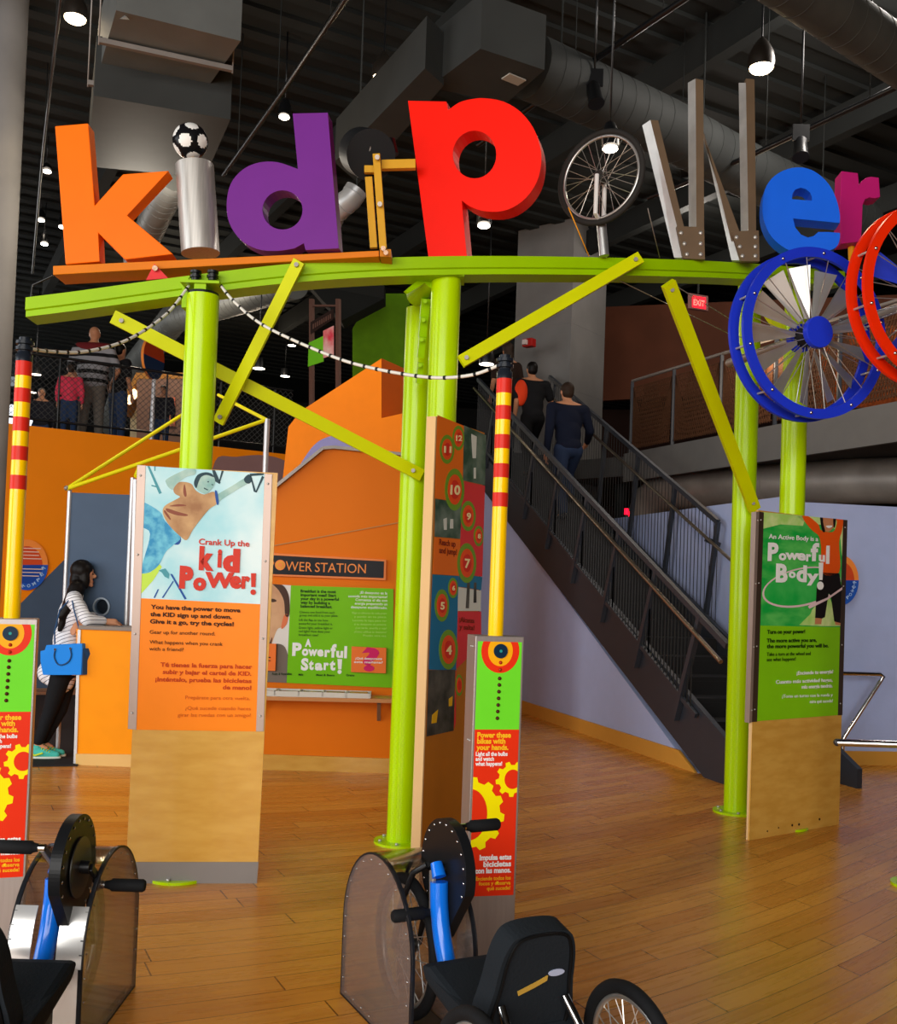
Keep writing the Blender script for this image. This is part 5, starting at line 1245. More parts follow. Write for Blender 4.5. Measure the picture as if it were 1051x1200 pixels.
def face(c, s, yaw, rt, body, pitch=0.0):
    R = eu(yaw, pitch); o = lambda x, y, z: c + R @ Vector((x * s, y * s, z * s))
    for q in (-1, 1):
        MB().sphere(o(q * .13, .345, .02), (.05 * s, .03 * s, .03 * s), 10, 8, R).build('eye', M('eye_dark', '201410', .3), body)
        MB().bar(o(q * .07, .385, .11), o(q * .20, .345, .11), .03 * s, .02 * s).build('eyebrow', HAIRB, body)
    MB().sphere(o(0, .365, -.28), (.09 * s, .03 * s, .022 * s), 10, 8, R).build('lips', M('lips_rose', '9a4a42', .5), body)
def hand_parts(w, d, up_, s, curl=.35):
    """wrist, finger direction, back-of-hand normal, size; five separate fingers"""
    d = Vector(d).normalized(); n = Vector(up_); n = (n - d * n.dot(d)).normalized(); sd = d.cross(n); out = []
    out.append((w, w + d * .085 * s, .027 * s, .034 * s)); 
    for k, (off, L) in enumerate(((-.028, .068), (-.010, .078), (.010, .073), (.028, .058))):
        b0 = w + d * .09 * s + sd * off * s; b1 = b0 + (d - n * curl * .4).normalized() * L * .55 * s; b2 = b1 + (d - n * curl * 1.6).normalized() * L * .5 * s
        out += [(b0 - d * .02 * s, b1, .0105 * s, .0095 * s), (b1, b2, .0095 * s, .008 * s)]
    t0 = w + d * .03 * s - sd * .025 * s; t1 = t0 + (d * .7 - sd * .9).normalized() * .04 * s; t2 = t1 + (d - sd * .2 - n * .2).normalized() * .032 * s
    return out + [(t0, t1, .013 * s, .011 * s), (t1, t2, .011 * s, .009 * s)]

def person(label, base, yaw, H, J, top, bottom, shoes, hair, skin, vox=.014, sleeve='short', hairmode='short', withface=False, tp='shirt', bp_='trousers', topmats=None, headyaw=None, bulk=1.0):
    """J: joints in body frame (x right, y forward, z up) in units of H"""
    rt = root('person', base, label, 'person'); Rz = Matrix.Rotation(yaw, 3, 'Z'); b_ = Vector(base)
    W = {k: b_ + Rz @ (Vector(v) * H) for k, v in J.items()}
    hs = .135 * H; hy = yaw if headyaw is None else headyaw; k = H
    body = head_parts(W['head'], hs, hy)
    body += [(W['neck'], W['head'] - Vector((0, 0, hs * .25)), .034 * k, .032 * k), (W['pelvis'], W['chest'], .050 * k, .045 * k)]
    fin = (Rz @ Vector((0, 1, 0)))
    for s in ('L', 'R'):
        body += [(W['neck'], W['sh' + s], .034 * k, .033 * k), (W['sh' + s], W['el' + s], .029 * k, .024 * k), (W['el' + s], W['wr' + s], .024 * k, .016 * k),
                 (W['hip' + s], W['kn' + s], .048 * k, .032 * k), (W['kn' + s], W['an' + s], .031 * k, .021 * k), (W['an' + s], W['an' + s] + fin * .09 * k - Vector((0, 0, .012 * k)), .02 * k, .018 * k)]
        d = W['wr' + s] - W['el' + s]
        body += hand_parts(W['wr' + s], J.get('_hd' + s) and Rz @ Vector(J['_hd' + s]) or d, Rz @ Vector(J.get('_hn' + s, (1 if s == 'R' else -1, 0, 0))), k / 1.7)
    bd_ = blob(body, vox, 'body', skin, rt, 1)
    c = [('e', W['chest'] - Vector((0, 0, .01 * k)), (.115 * k * bulk, .072 * k, .115 * k), Rz), ('e', W['chest'].lerp(W['pelvis'], .55), (.098 * k * bulk, .075 * k * bulk, .12 * k), Rz), ('e', W['pelvis'] + Vector((0, 0, .0)), (.10 * k * bulk, .076 * k * bulk, .07 * k), Rz)]
    for s in ('L', 'R'):
        c += [(W['chest'] + Vector((0, 0, .06 * k)), W['sh' + s], .052 * k, .042 * k)]
        if sleeve == 'long': c += [(W['sh' + s], W['el' + s], .041 * k, .033 * k), (W['el' + s], W['el' + s].lerp(W['wr' + s], .92), .033 * k, .025 * k)]
        else: c += [(W['sh' + s], W['sh' + s].lerp(W['el' + s], .75), .042 * k, .038 * k)]
    blob(c, vox, tp, topmats or top, rt, 3)
    t = [('e', W['pelvis'] - Vector((0, 0, .03 * k)), (.095 * k, .072 * k, .06 * k), Rz)]
    for s in ('L', 'R'): t += [(W['hip' + s], W['kn' + s], .060 * k, .045 * k), (W['kn' + s], W['kn' + s].lerp(W['an' + s], .93), .043 * k, .034 * k)]
    blob(t, vox, bp_, bottom, rt, 2)
    for s in ('L', 'R'):
        a = W['an' + s]; fd_ = (Rz @ Vector(J.get('_ft' + s, (0, 1, 0)))).normalized()
        blob([(a - fd_ * .02 * k - Vector((0, 0, .012 * k)), a + fd_ * .085 * k - Vector((0, 0, .02 * k)), .026 * k, .02 * k)], vox * .7, 'shoe', shoes, rt, 1)
    R = eu(hy); o = lambda x, y, z: W['head'] + R @ Vector((x * hs, y * hs, z * hs))
    if hairmode == 'short': blob([('e', o(0, -.08, .16), (.36 * hs, .40 * hs, .38 * hs), R), ('e', o(0, -.16, -.02), (.33 * hs, .30 * hs, .36 * hs), R)], vox * .8, 'hair', hair, rt, 1)
    elif hairmode == 'long':
        blob([('e', o(0, -.07, .15), (.39 * hs, .43 * hs, .42 * hs), R), ('e', o(0, -.20, -.30), (.37 * hs, .28 * hs, .55 * hs), R), ('e', o(0, -.26, -.85), (.30 * hs, .18 * hs, .5 * hs), R)], vox * .8, 'hair', hair, rt, 1)
    if withface: face(W['head'], hs, hy, rt, bd_)
    return rt, W
STAND = dict(head=(0, .01, .925), neck=(0, 0, .835), chest=(0, 0, .72), pelvis=(0, 0, .53), shL=(-.115, 0, .80), shR=(.115, 0, .80), elL=(-.155, -.01, .63), elR=(.155, -.01, .63), wrL=(-.15, .04, .49), wrR=(.15, .04, .49),
             hipL=(-.052, 0, .50), hipR=(.052, 0, .50), knL=(-.06, .01, .28), knR=(.06, .01, .28), anL=(-.06, 0, .035), anR=(.06, 0, .035), _hdL=(0, .1, -1), _hdR=(0, .1, -1))

# woman leaning on the counter
D = 8.35
def at(x, y, d): return P(x, y, d)
wb = FZ(56, 884); wrt = root('person', wb, 'woman with long black hair in striped white tunic leaning on the orange counter', 'person')
yw = -PI / 2 + .35                                          # facing right and slightly away
hd_ = at(98, 673, 8.45); HS = .215
neck = at(88, 696, 8.42); chest = at(86, 722, 8.40); pel = at(74, 780, 8.38)
shR = at(86, 704, 8.22); shL = at(90, 702, 8.60); elR = at(102, 727, 8.16); wrR = at(122, 728, 8.30); elL = at(112, 722, 8.62); wrL = at(98, 727, 8.28)
hpR = at(72, 790, 8.30); hpL = at(80, 788, 8.44); knR = at(59, 832, 8.30); knL = at(70, 832, 8.42)
anR = at(44, 872, 8.26); anL = at(50, 870, 8.36); anR.z = max(anR.z, .075); anL.z = max(anL.z, .075)
body = head_parts(hd_, HS, yw) + [(neck, hd_ - Vector((0, 0, .05)), .052, .05), (pel, chest, .09, .09)]
for a_, e_, w_ in ((shR, elR, wrR), (shL, elL, wrL)): body += [(neck, a_, .045, .045), (a_, e_, .043, .036), (e_, w_, .035, .024)]
for h_, k_, a_ in ((hpR, knR, anR), (hpL, knL, anL)): body += [(h_, k_, .075, .05), (k_, a_, .048, .028), (a_, a_ + Vector((.07, .01, -.035)), .022, .018)]
body += hand_parts(wrL, (-.35, -.5, -.45), (0, -.3, 1), .95, .6) + hand_parts(wrR, (1, .3, -.1), (0, -.3, 1), .95, .5)
wbd = blob(body, .009, 'body', SKINM, wrt, 1)
face(hd_, HS, yw, wrt, wbd)
Rw = Matrix.Rotation(yw, 3, 'Z')
tun = bands('tunic_stripes', 'e9e9ee', '3a3c4c', 11.0, 'Z', .16, rot=(.25, .38, 0))
tp_ = [('e', chest, (.165, .125, .17), Rw), ('e', chest.lerp(pel, .5), (.15, .125, .17), Rw), ('e', pel, (.165, .14, .14), Rw)]
tp_ += [(neck, shR, .06, .065), (neck, shL, .06, .065), (shR, elR, .064, .052), (elR, elR.lerp(wrR, .88), .052, .042), (shL, elL, .064, .052), (elL, elL.lerp(wrL, .85), .052, .042)]
hem0, hem1, hem2 = at(52, 792, 8.38), at(70, 806, 8.36), at(84, 782, 8.4)
tp_ += [(pel + Vector((0, 0, -.02)), hem0.lerp(pel, .35), .13, .11), (pel, hem1.lerp(pel, .35), .135, .115), (pel, hem2.lerp(pel, .4), .12, .10)]
blob(tp_, .012, 'tunic', tun, wrt, 3)
blob([(hpR, knR, .088, .062), (knR, anR.lerp(knR, .1), .06, .045), (hpL, knL, .088, .062), (knL, anL.lerp(knL, .1), .06, .045), ('e', pel + Vector((0, 0, -.06)), (.14, .12, .1), Rw)], .011, 'leggings', M('leggings_black', '18191c', .8), wrt, 2)
SHO = M('sneaker_mint', '4cc4b4', .5); SOLE = M('sneaker_lime', 'd8e83c', .5); fdir = Vector((1, .15, 0)).normalized()
for a_ in (anR, anL):
    g_ = Vector((a_.x, a_.y, 0)); R_ = Matrix.Rotation(.15, 3, 'Z')
    so = blob([(g_ - fdir * .04 + Vector((0, 0, .055)), g_ + fdir * .05 + Vector((0, 0, .055)), .042, .04), (g_ + fdir * .05 + Vector((0, 0, .05)), g_ + fdir * .155 + Vector((0, 0, .036)), .04, .027), (g_ - fdir * .02 + Vector((0, 0, .085)), g_ + Vector((0, 0, .09)), .036, .034)], .007, 'sneaker', SHO, wrt, 1)
    MB().extr([[g_ + R_ @ Vector((x, y, .0)) for x, y in [tuple(p) for p in sm([(-.075, -.03), (.0, -.042), (.10, -.042), (.175, -.025), (.19, 0), (.175, .025), (.10, .042), (0, .042), (-.075, .03)], 3)]]], (0, 0, .024)).build('sole', M('sole_white', 'dfe6d8', .5), so)
    for k in range(4): MB().tube([g_ + fdir * (.045 + k * .02) + Vector((-.0, -.035, .085 - k * .008)), g_ + fdir * (.05 + k * .02) + Vector((0, .0, .102 - k * .01)), g_ + fdir * (.045 + k * .02) + Vector((0, .035, .085 - k * .008))], .004, 6).build('lace', SOLE, so)
    MB().tube([g_ - fdir * .06 + Vector((0, -.036, .06)), g_ - fdir * .0 + Vector((0, -.046, .035)), g_ + fdir * .06 + Vector((0, -.042, .055))], .008, 6).build('side_stripe', SOLE, so)
Rh = Matrix.Rotation(yw, 3, 'Z'); ho = lambda x, y, z: hd_ + Rh @ Vector((x * HS, y * HS, z * HS))
blob([('e', ho(0, -.08, .16), (.40 * HS, .44 * HS, .43 * HS), Rh), ('e', ho(0, -.22, -.28), (.38 * HS, .30 * HS, .50 * HS), Rh), ('e', ho(.28, .05, -.22), (.12 * HS, .2 * HS, .4 * HS), Rh), (at(90, 690, 8.36), at(80, 712, 8.28), .07, .055), (at(80, 712, 8.28), at(70, 738, 8.26), .055, .02), (at(84, 705, 8.27), at(73, 722, 8.25), .05, .035)], .009, 'hair', HAIRB, wrt, 2)
# handbag
BG = M('bag_blue', '1f86e6', .4, bump=.1); BGD = M('bag_side_navy', '2a4e78', .5)
bg = root('handbag', at(72, 793, 8.12), 'bright blue handbag hanging from the woman beside the orange counter', 'bag')
bpl = Pl(XY(at(46, 775, 8.10)), XY(at(97, 775, 8.02)))
MB().extr([[bpl.px(x, y) for x, y in [tuple(p) for p in ((47, 763), (52, 762), (54, 756), (96, 754), (96.5, 760), (95, 791), (50, 791), (47, 775))]]], -bpl.n * .11).build('body', BG, bg, .006)
MB().extr([[bpl.px(96.8, 760, 0), bpl.px(96, 791, 0), bpl.px(99, 791, -.11), bpl.px(104, 772, -.10), bpl.px(101, 760, -.10)]], bpl.u * .004).build('side_gusset', BGD, bg)
MB().tube([bpl.px(*p, .006) for p in [tuple(q) for q in sm([(65, 762), (64, 770), (68, 778), (74, 779), (81, 775), (84, 768), (83, 761)], 5, False)]], .006, 8).build('handle', BGD, bg)
for x, y in ((65, 761), (83, 760)): MB().cyl(bpl.px(x, y, .001), bpl.px(x, y, .008), .010, 12).build('ring', CHROME, bg)
MB().tube([bpl.px(60, 755, -.05), at(64, 740, 8.12), at(70, 715, 8.12), at(84, 700, 8.18)], .006, 6).build('strap', BGD, bg)
MB().tube([bpl.px(94, 754, -.05), at(93, 738, 8.12), at(86, 712, 8.12), at(84, 700, 8.18)], .006, 6).build('strap', BGD, bg)

# visitors on the gallery (left)
def up_xy(x, y, d): p = P(x, y, d); return Vector((p.x, p.y, UZ))
polo = bands('polo_stripes', '8c8c90', '141416', 2.4, 'Z', .42)
pol2 = M('polo_maroon', '6a1f22', .8)
manb = up_xy(108, 450, 14.9)
Jm = dict(STAND); Jm.update(shL=(-.135, 0, .80), shR=(.135, 0, .80), elL=(-.20, .03, .63), wrL=(-.12, .13, .54), elR=(.20, .03, .63), wrR=(.12, .13, .54), anL=(-.075, 0, .035), anR=(.075, 0, .035))
mrt, W_ = person('bald man in striped grey and black polo shirt with his back turned on the gallery', manb, .05, 1.80, Jm, polo, M('trousers_taupe', '6a625a', .8), BLACK, HAIRB, SKIND, .02, 'short', 'none', bulk=1.35)
blob([(W_['chest'] + Vector((0, -.01, .145)), W_['shL'] + Vector((.03, 0, .02)), .105, .075), (W_['chest'] + Vector((0, -.01, .145)), W_['shR'] + Vector((-.03, 0, .02)), .105, .075)], .02, 'shoulder_yoke', pol2, mrt, 2)
Jc = dict(STAND)
person('person in dark top and jeans standing beside the bald man on the gallery', up_xy(139, 450, 15.2), -.6, 1.62, Jc, M('top_black', '17171a', .8), M('jeans_blue', '2a3c5c', .8), BLACK, HAIRB, SKIND, .024, 'short', 'short')
person('child in pink jacket with brown hair standing behind the gallery railing', up_xy(81, 480, 14.5), .3, 1.12, Jc, M('jacket_pink', 'e8405c', .7), M('jeans_blue'), BLACK, HAIRBR, SKINM, .022, 'long', 'short', tp='jacket')
person('grey haired visitor in dark coat far behind the gallery railing at left', up_xy(48, 480, 18.0), PI + .3, 1.42, Jc, M('coat_dark', '22222a', .8), M('jeans_blue'), BLACK, M('hair_grey', '8a827a', .7), SKINM, .026, 'long', 'short', True, tp='coat')
person('dark haired child in black looking over the gallery railing towards the hall', up_xy(190, 490, 16.0), PI, 1.15, Jc, M('coat_dark'), M('jeans_blue'), BLACK, HAIRB, SKINM, .022, 'long', 'short', True)
# man on the stairs, seen from behind
Lm = 4.05; mb_ = g(Lm, .52); mz = ZB + SL * Lm
Js = dict(STAND); Js.update(anL=(-.055, -.08, .035), knL=(-.06, .0, .27), knR=(.06, .13, .36), anR=(.06, .09, .175), elR=(.185, .05, .66), wrR=(.235, .20, .60), _hdR=(.2, 1, -.3), chest=(0, .03, .72), neck=(0, .04, .835), head=(0, .06, .925), shL=(-.125, .03, .80), shR=(.125, .03, .80))
person('man in navy jumper and jeans walking up the dark stairs', (mb_.x, mb_.y, mz - .07), math.atan2(-GU.x, GU.y) + .0, 1.80, Js, M('jumper_navy', '141a2c', .85), M('jeans_dark', '25324c', .85), BLACK, HAIRBR, SKINM, .015, 'long', 'short', tp='jumper')
Ls = 5.4; sb_ = g(Ls, .55)
srt, W2_ = person('person in black with an orange bag near the stair top, behind the striped pole', (sb_.x, sb_.y, ZB + SL * Ls - .08), math.atan2(-GU.x, GU.y), 1.66, Js, M('top_black'), M('trousers_black', '121214', .8), BLACK, HAIRB, SKIND, .02, 'short', 'short')
o = blob([('e', W2_['chest'] + Vector((-.17, -.1, -.02)), (.10, .09, .19), None)], .016, 'backpack', M('backpack_orange', 'e8421c', .7), None, 1, label='orange bag carried by the person behind the right striped pole', cat='bag')
Ls = 6.1; sb_ = g(Ls, .4)
person('person in dark clothes at the head of the stairs between lime post and striped pole', (sb_.x, sb_.y, ZB + SL * Ls - .05), math.atan2(-GU.x, GU.y) + .3, 1.66, STAND, M('top_umber', '2a1c16', .8), M('trousers_black'), BLACK, HAIRBR, SKIND, .024, 'short', 'long')

# ================================================================ upstairs furniture seen past the railing
rs_ = root('round_sign_stand', up_xy(178, 500, 14.6), 'round blue and orange sign on a white post on the gallery', 'sign')
c = P(180.5, 420, 14.6); Rr = Matrix.Rotation(PI / 2, 3, 'X') @ Matrix.Rotation(0.0, 3, 'Y')
sp_ = Pl(XY(c), XY(c) + Vector((math.cos(1.35), math.sin(1.35))))
cc_ = [Vector((c.x, c.y, c.z)) + sp_.u * .30 * math.cos(2 * PI * i / 36) + Vector((0, 0, .31 * math.sin(2 * PI * i / 36))) for i in range(36)]
MB().extr([cc_], -sp_.n * .04).build('disc', M('sign_rim_peach'), rs_)
MB().extr([[p + sp_.n * .001 for p in cc_[:19]]], sp_.n * .003).build('upper_half', M('sign_red'), rs_); MB().extr([[p + sp_.n * .001 for p in cc_[18:] + cc_[:1]]], sp_.n * .003).build('lower_half', M('sign_navy', '24385e', .5), rs_)
MB().cyl((c.x, c.y + .04, UZ), (c.x, c.y + .04, c.z - .30), .03, 14).build('post', M('post_white'), rs_)
hs_ = root('play_house', up_xy(190, 500, 19), 'small wooden play house with pinkish glowing front on the gallery', 'play house')
hp = Pl(XY(P(140, 470, 18.5)), XY(P(225, 470, 18.5)))
MB().extr([[hp.px(x, y, 0) for x, y in ((160, 560), (160, 440), (218, 440), (218, 562))]], -hp.n * 1.2).build('front_wall', M('house_mauve', '8a6a5c', .6), hs_)
MB().extr([[hp.px(x, y, .02) for x, y in ((138, 478), (160, 437), (222, 437), (222, 444), (162, 444), (142, 484))]], -hp.n * 1.4).build('roof', M('roof_wood', 'b07a3c', .6), hs_)
MB().extr([[hp.px(x, y, -.6) for x, y in ((139, 560), (141, 470), (160, 444), (160, 560))]], -hp.n * .1).build('side_wall', M('house_cream', 'd8c8a0', .6), hs_)
MB().extr([[hp.px(x, y, .03) for x, y in ((184, 466), (206, 466), (206, 500), (184, 500))]], hp.n * .02).build('poster', M('poster_salmon', 'e89070', .5, vs=8, hex2='c86a50'), hs_)
for x, y in ((152, 468), (157, 462)): MB().sphere(hp.px(x, y, .0), (.06, .04, .10), 10, 8).build('lamp', M('lamp_warm', 'ffd9a0', .5, emit=3), hs_)
# hanging sign behind the orange block
fs_ = root('framed_sign', P(380, 470, 13.6), 'tall frame with green card and red picture above the orange wall', 'sign')
fp_ = Pl(XY(P(362, 400, 13.6)), XY(P(397, 400, 13.2)))
FR = M('frame_copper', '6a4a3e', .5, .3)
for pts in (((362, 350), (366, 350), (366, 535), (362, 535)), ((393, 350), (397, 350), (397, 535), (393, 535)), ((366, 357), (393, 357), (393, 359), (366, 359))):
    MB().extr([[fp_.px(*p) for p in pts]], -fp_.n * .04).build('frame', FR, fs_)
MB().extr([[fp_.px(*p, .01) for p in ((365, 378), (392, 362), (392, 374), (365, 392))]], fp_.n * .01).build('title_plate', M('plate_dark', '2a1c18', .5), fs_)
b = MB()
for k in range(9): x = 368 + k * 2.5; b.extr([[fp_.px(x, 386 - k * 1.45, .022), fp_.px(x + 1.4, 385.2 - k * 1.45, .022), fp_.px(x + 1.4, 379.6 - k * 1.45, .022), fp_.px(x, 380.4 - k * 1.45, .022)]], fp_.n * .004)
b.build('title_marks', FR, fs_)
MB().extr([[fp_.px(*p, .01) for p in ((363, 402), (380, 394), (380, 424), (362, 430))]], fp_.n * .01).build('green_card', M('card_green', '6cc020', .5), fs_)
MB().extr([[fp_.px(*p, .01) for p in ((380, 388), (392, 382), (392, 416), (380, 420))]], fp_.n * .01).build('picture', M('card_red', 'd83c50', .5, vs=4, hex2='e8c8c0'), fs_)
struct('wall_lime', MB().extr([[P(413, 560, 15.6), P(480, 560, 15.8), P(480, 344, 15.8), P(438, 344, 15.7), P(413, 385, 15.6)]], (0, .15, 0)), M('lime_wall_paint', '5c8a0c', .7, var=.15))
o = MB().extr([[P(400, 376, 13.9), P(450, 350, 14.5), P(450, 332, 14.5), P(360, 332, 13.9)]], (0, .4, 0)); struct('trim_9', o, DARKC)
c = P(278, 462, 20); 
ex = root('exit_sign', P(819, 362, 9.5), 'red lit exit sign hanging from the dark ceiling', 'sign')
ep = Pl(XY(P(808, 350, 9.5)), XY(P(830, 350, 9.45)))
MB().extr([[ep.px(*p) for p in ((806, 343), (829.5, 347), (829.5, 364), (806, 361))]], -ep.n * .06).build('housing', M('exit_housing', '6a4a48', .5), ex)
MB().extr([[ep.px(*p, .001) for p in ((811, 346.5), (827, 349), (827, 362.5), (811, 360))]], ep.n * .006).build('face', M('exit_red', 'f01828', .5, emit=1.2), ex)
b = MB(); text(b, ep, 'EXIT', (812.5, 357.5), (825.5, 359.3), 6.5, .008, .03, 0, .002); b.build('lettering', M('exit_letter', 'ff5a50', .5, emit=2.0), ex)
MB().cyl(P(818, 344, 9.53), Vector((P(818, 344, 9.53).x, 9.53, CZ)), .01, 8).build('hanger', DARKC, ex)
fa = root('fire_alarm', P(620, 408, 14.6), 'small red fire alarm strobe on the concrete column', 'alarm')
MB().box(P(620, 402, 14.6) , (.17, .12, .12), Matrix.Rotation(math.radians(-38), 3, 'Z')).build('body', M('alarm_red', 'a01c18', .4), fa, .01)
MB().box(P(615, 401, 14.53), (.06, .06, .07), Matrix.Rotation(math.radians(-38), 3, 'Z')).build('strobe', M('strobe_clear', 'c8b8b4', .2), fa)

# ================================================================ ceiling plant: ducts, tracks, lamps
DUCT = M('duct_galvanised', '6c6f6d', .5, .3, var=.2, vs=2.5); DUCTD = M('duct_dark', '373938', .7, .0, var=.2, vs=2)
def spiral(name, label, pts, r, mat=DUCT, n=24, seam=.16, cat='duct', hang=True):
    rt = root(name, pts[0], label, cat); L = (Vector(pts[-1]) - Vector(pts[0])).length
    MB().tube(pts, r, n).build('pipe', mat, rt)
    P3 = [Vector(p) for p in pts]
    if hang and name == 'spiral_duct':
        for q in (P3[0].lerp(P3[1], .2), P3[-2].lerp(P3[-1], .6)): MB().cyl(q, (q.x, q.y, CZ - .02), .008, 6).build('hanger_rod', DARKC, rt)
    for a, c in zip(P3, P3[1:]):
        d = (c - a); m = min(int(d.length / seam), 60)
        for k in range(1, m): q = a + d * k / m; MB().cyl(q - d.normalized() * .004, q + d.normalized() * .004, r + .003, n).build('seam', mat, rt)
    return rt
zd = 5.75
f = lambda x, y, z: tuple(FZ(x, y, z))
spiral('spiral_duct', 'round spiral duct running behind the tops of the steel letter w', [f(622, 78, zd), f(780, 150, zd), f(885, 205, zd), f(1010, 262, zd)], .25, DUCTD)
spiral('spiral_duct', 'large round spiral duct in the upper right corner of the ceiling', [f(875, -54, 5.7), f(955, 0, 5.7), f(1051, 66, 5.7), f(1125, 116, 5.7)], .185, M('duct_mid', '45443f', .6, .1, var=.2, vs=3))
def boxduct(name, label, corners, z, h, mat=DUCT, ribs=()):
    rt = root(name, FZ(*corners[0], z), label, 'duct'); q = [FZ(x, y, z) for x, y in corners]
    MB().extr([q], (0, 0, h)).build('trunk', mat, rt)
    for t in ribs:
        a = q[0].lerp(q[3], t); c = q[1].lerp(q[2], t); a2 = a + (a - c).normalized() * .06; c2 = c + (c - a).normalized() * .06
        MB().bar(a2 - Vector((0, 0, .03)), c2 - Vector((0, 0, .03)), .035, .035).build('trapeze_bar', STEEL_D, rt)
        for p in (a2, c2): MB().cyl(p - Vector((0, 0, .06)), Vector((p.x, p.y, CZ)), .006, 6).build('hanger_rod', STEEL_D, rt)
    return rt
boxduct('sheet_duct', 'wide sheet metal duct hanging above the letters k and i', [(136, 12), (282, 48), (232, 118), (112, 98)], 5.3, .5, DUCT, (.35, .95))
boxduct('sheet_duct', 'deep sheet metal duct box behind the orange letter k', [(110, 112), (270, 140), (240, 208), (102, 195)], 5.05, .45, DUCTD)
o = MB(); o.extr([[P(140, 22, 6.6), P(180, -4, 6.8), P(180, 10, 6.8)]], (0.05, .1, .05)); o.build('duct_flap', M('duct_bright', 'c4ced2', .35, .6), None, label='bright folded sheet metal corner at the front of the wide duct', cat='duct')
bx = boxduct('sheet_duct', 'dark rectangular duct box hanging above the red letter p', [(503, 102), (563, 57), (638, 82), (592, 122)], 5.45, .42, DUCTD)
MB().box(FZ(602, 93, 5.44), (.16, .10, .01), Matrix.Rotation(.6, 3, 'Z')).build('label_plate', M('duct_label', 'a09a90', .5), bx)
MB().extr([[P(622, 47, 8.15), P(631, 49, 8.1), P(630, 66, 8.1), P(621, 64, 8.15)]], (0, -.01, 0)).build('label_plate', M('duct_label'), bx)
boxduct('sheet_duct', 'long rectangular duct running back from the duct box towards the purple letter', [(498, 80), (520, 100), (420, 215), (392, 190)], 5.4, .4, DUCTD)
spiral('flexible_duct', 'silver flexible duct elbow behind the yellow lifting arm', [P(418, 222, 9.4), P(411, 233, 9.4), P(400, 242, 9.5), P(392, 250, 9.6), P(384, 268, 9.8)], .11, M('duct_foil', 'a4a6a8', .4, .4), 16, .05)
c = P(418, 222, 9.4); MB().cyl(c, (c.x, c.y, CZ - .03), .008, 8).build('hanger_rod', DUCTD, [o for o in bpy.data.objects if o.name.startswith('flexible_duct')][0])
spiral('spiral_duct', 'grey round duct dropping behind the orange letter k', [P(206, 205, 9.6), P(186, 245, 10.6), P(160, 305, 12.2)], .16, DUCT)
spiral('spiral_duct', 'dark sloping round duct above the gallery behind the lime post', [P(345, 330, 16), P(205, 372, 19), P(150, 440, 23), P(130, 500, 24.5)], .28, DUCT)
spiral('elbow_duct', 'round galvanised duct under the gallery bending down behind the lavender wall', [P(1120, 562, 11.0), P(1000, 564, 11.7), P(860, 570, 12.9), P(800, 573, 13.6), P(778, 577, 13.9), P(762, 588, 14.1), P(757, 606, 14.2), P(754, 660, 14.3)], .27, M('duct_warm', 'a0968c', .45, .2, var=.25, vs=3), 24, .5)
spiral('elbow_duct', 'thin vertical pipes behind the upper stair rail beside the elbow duct', [P(728, 560, 15.2), P(727, 640, 15.2)], .10, DUCTD, 14, .4)
def track(label, pts, w=.05):
    rt = root('lighting_track', pts[0], label, 'track'); MB().tube(pts, w / 2, 8).build('rail', BLACK, rt)
    for t in (.15, .5, .85):
        q = Vector(pts[0]).lerp(Vector(pts[-1]), t); MB().cyl(q, (q.x, q.y, CZ), .005, 6).build('hanger_rod', DARKC, rt)
track('black track slanting up between the red letter p and the steel letter w', [f(560, 170, 5.9), f(700, 68, 5.9), f(830, -20, 5.9)])
track('black track crossing behind the tops of the steel letter w towards the right edge', [f(760, 232, 5.6), f(885, 180, 5.6), f(1080, 88, 5.6)])
track('black track slanting up between the purple letter and the top pendant lamp', [f(262, 205, 5.9), f(333, 105, 5.9), f(420, -25, 5.9)])
track('thin black track running down past the left edge of the orange k', [f(72, -10, 5.9), f(50, 180, 5.9), f(38, 320, 5.9)], .03)
EM = M('bulb_warm', 'ffe2b4', .5, emit=14); EMW = M('bulb_cool', 'fff0dc', .5, emit=10)
def pendant(x, y, wpx, label, drop=None, D_=.20):
    d = D_ * FPX / wpx; c = P(x, y, d); r_ = root('pendant_lamp', c, label, 'lamp'); R = D_ / 2
    MB().lathe([(R * .98, .0), (R * 1.05, R * .5), (R * .95, R * 1.2), (R * .6, R * 1.9), (R * .3, R * 2.3), (.01, R * 2.5)], c + Vector((0, 0, .0)), None, 24).build('shade', M('shade_dark', '2c2620', .4, .4), r_)
    MB().sphere(c + Vector((0, 0, R * .05)), (R * .92, R * .92, R * .42), 20, 10).build('bulb', EM, r_)
    MB().cyl(c + Vector((0, 0, R * 2.4)), (c.x, c.y, CZ), .008, 8).build('stem', BLACK, r_)
    MB().cyl((c.x, c.y, CZ - .06), (c.x, c.y, CZ), .07, 16).build('canopy', BLACK, r_)
    lamp_or_fill(c - Vector((0, 0, .12)), 45, spot=2.4)
pendant(88, 22, 27, 'glowing pendant lamp at the top left above the orange k'); pendant(449, 92, 26, 'glowing pendant lamp between the purple and red letters'); pendant(892, 80, 30, 'glowing pendant lamp above the last stroke of the letter w')
def spot(x, y, wpx, label, D_=.13, aim=(0, -.25, -1), grp=None):
    d = min(D_ * FPX / wpx, 15.0); c = P(x, y, d); r_ = root('spot_lamp', c, label, 'spotlight', grp); a = Vector(aim).normalized(); zc = min(c.z + .45, CZ - .05)
    MB().tube([c, c - a * D_ * .9, c - a * D_ * 1.5], [D_ * .5, D_ * .5, D_ * .3], 16).build('can', BLACK, r_)
    MB().sphere(c + a * .004, (D_ * .42, D_ * .42, D_ * .16), 14, 8).build('bulb', EMW, r_)
    MB().tube([c - a * D_ * 1.3, (c.x, c.y, CZ)], .008, 6).build('stem', BLACK, r_)
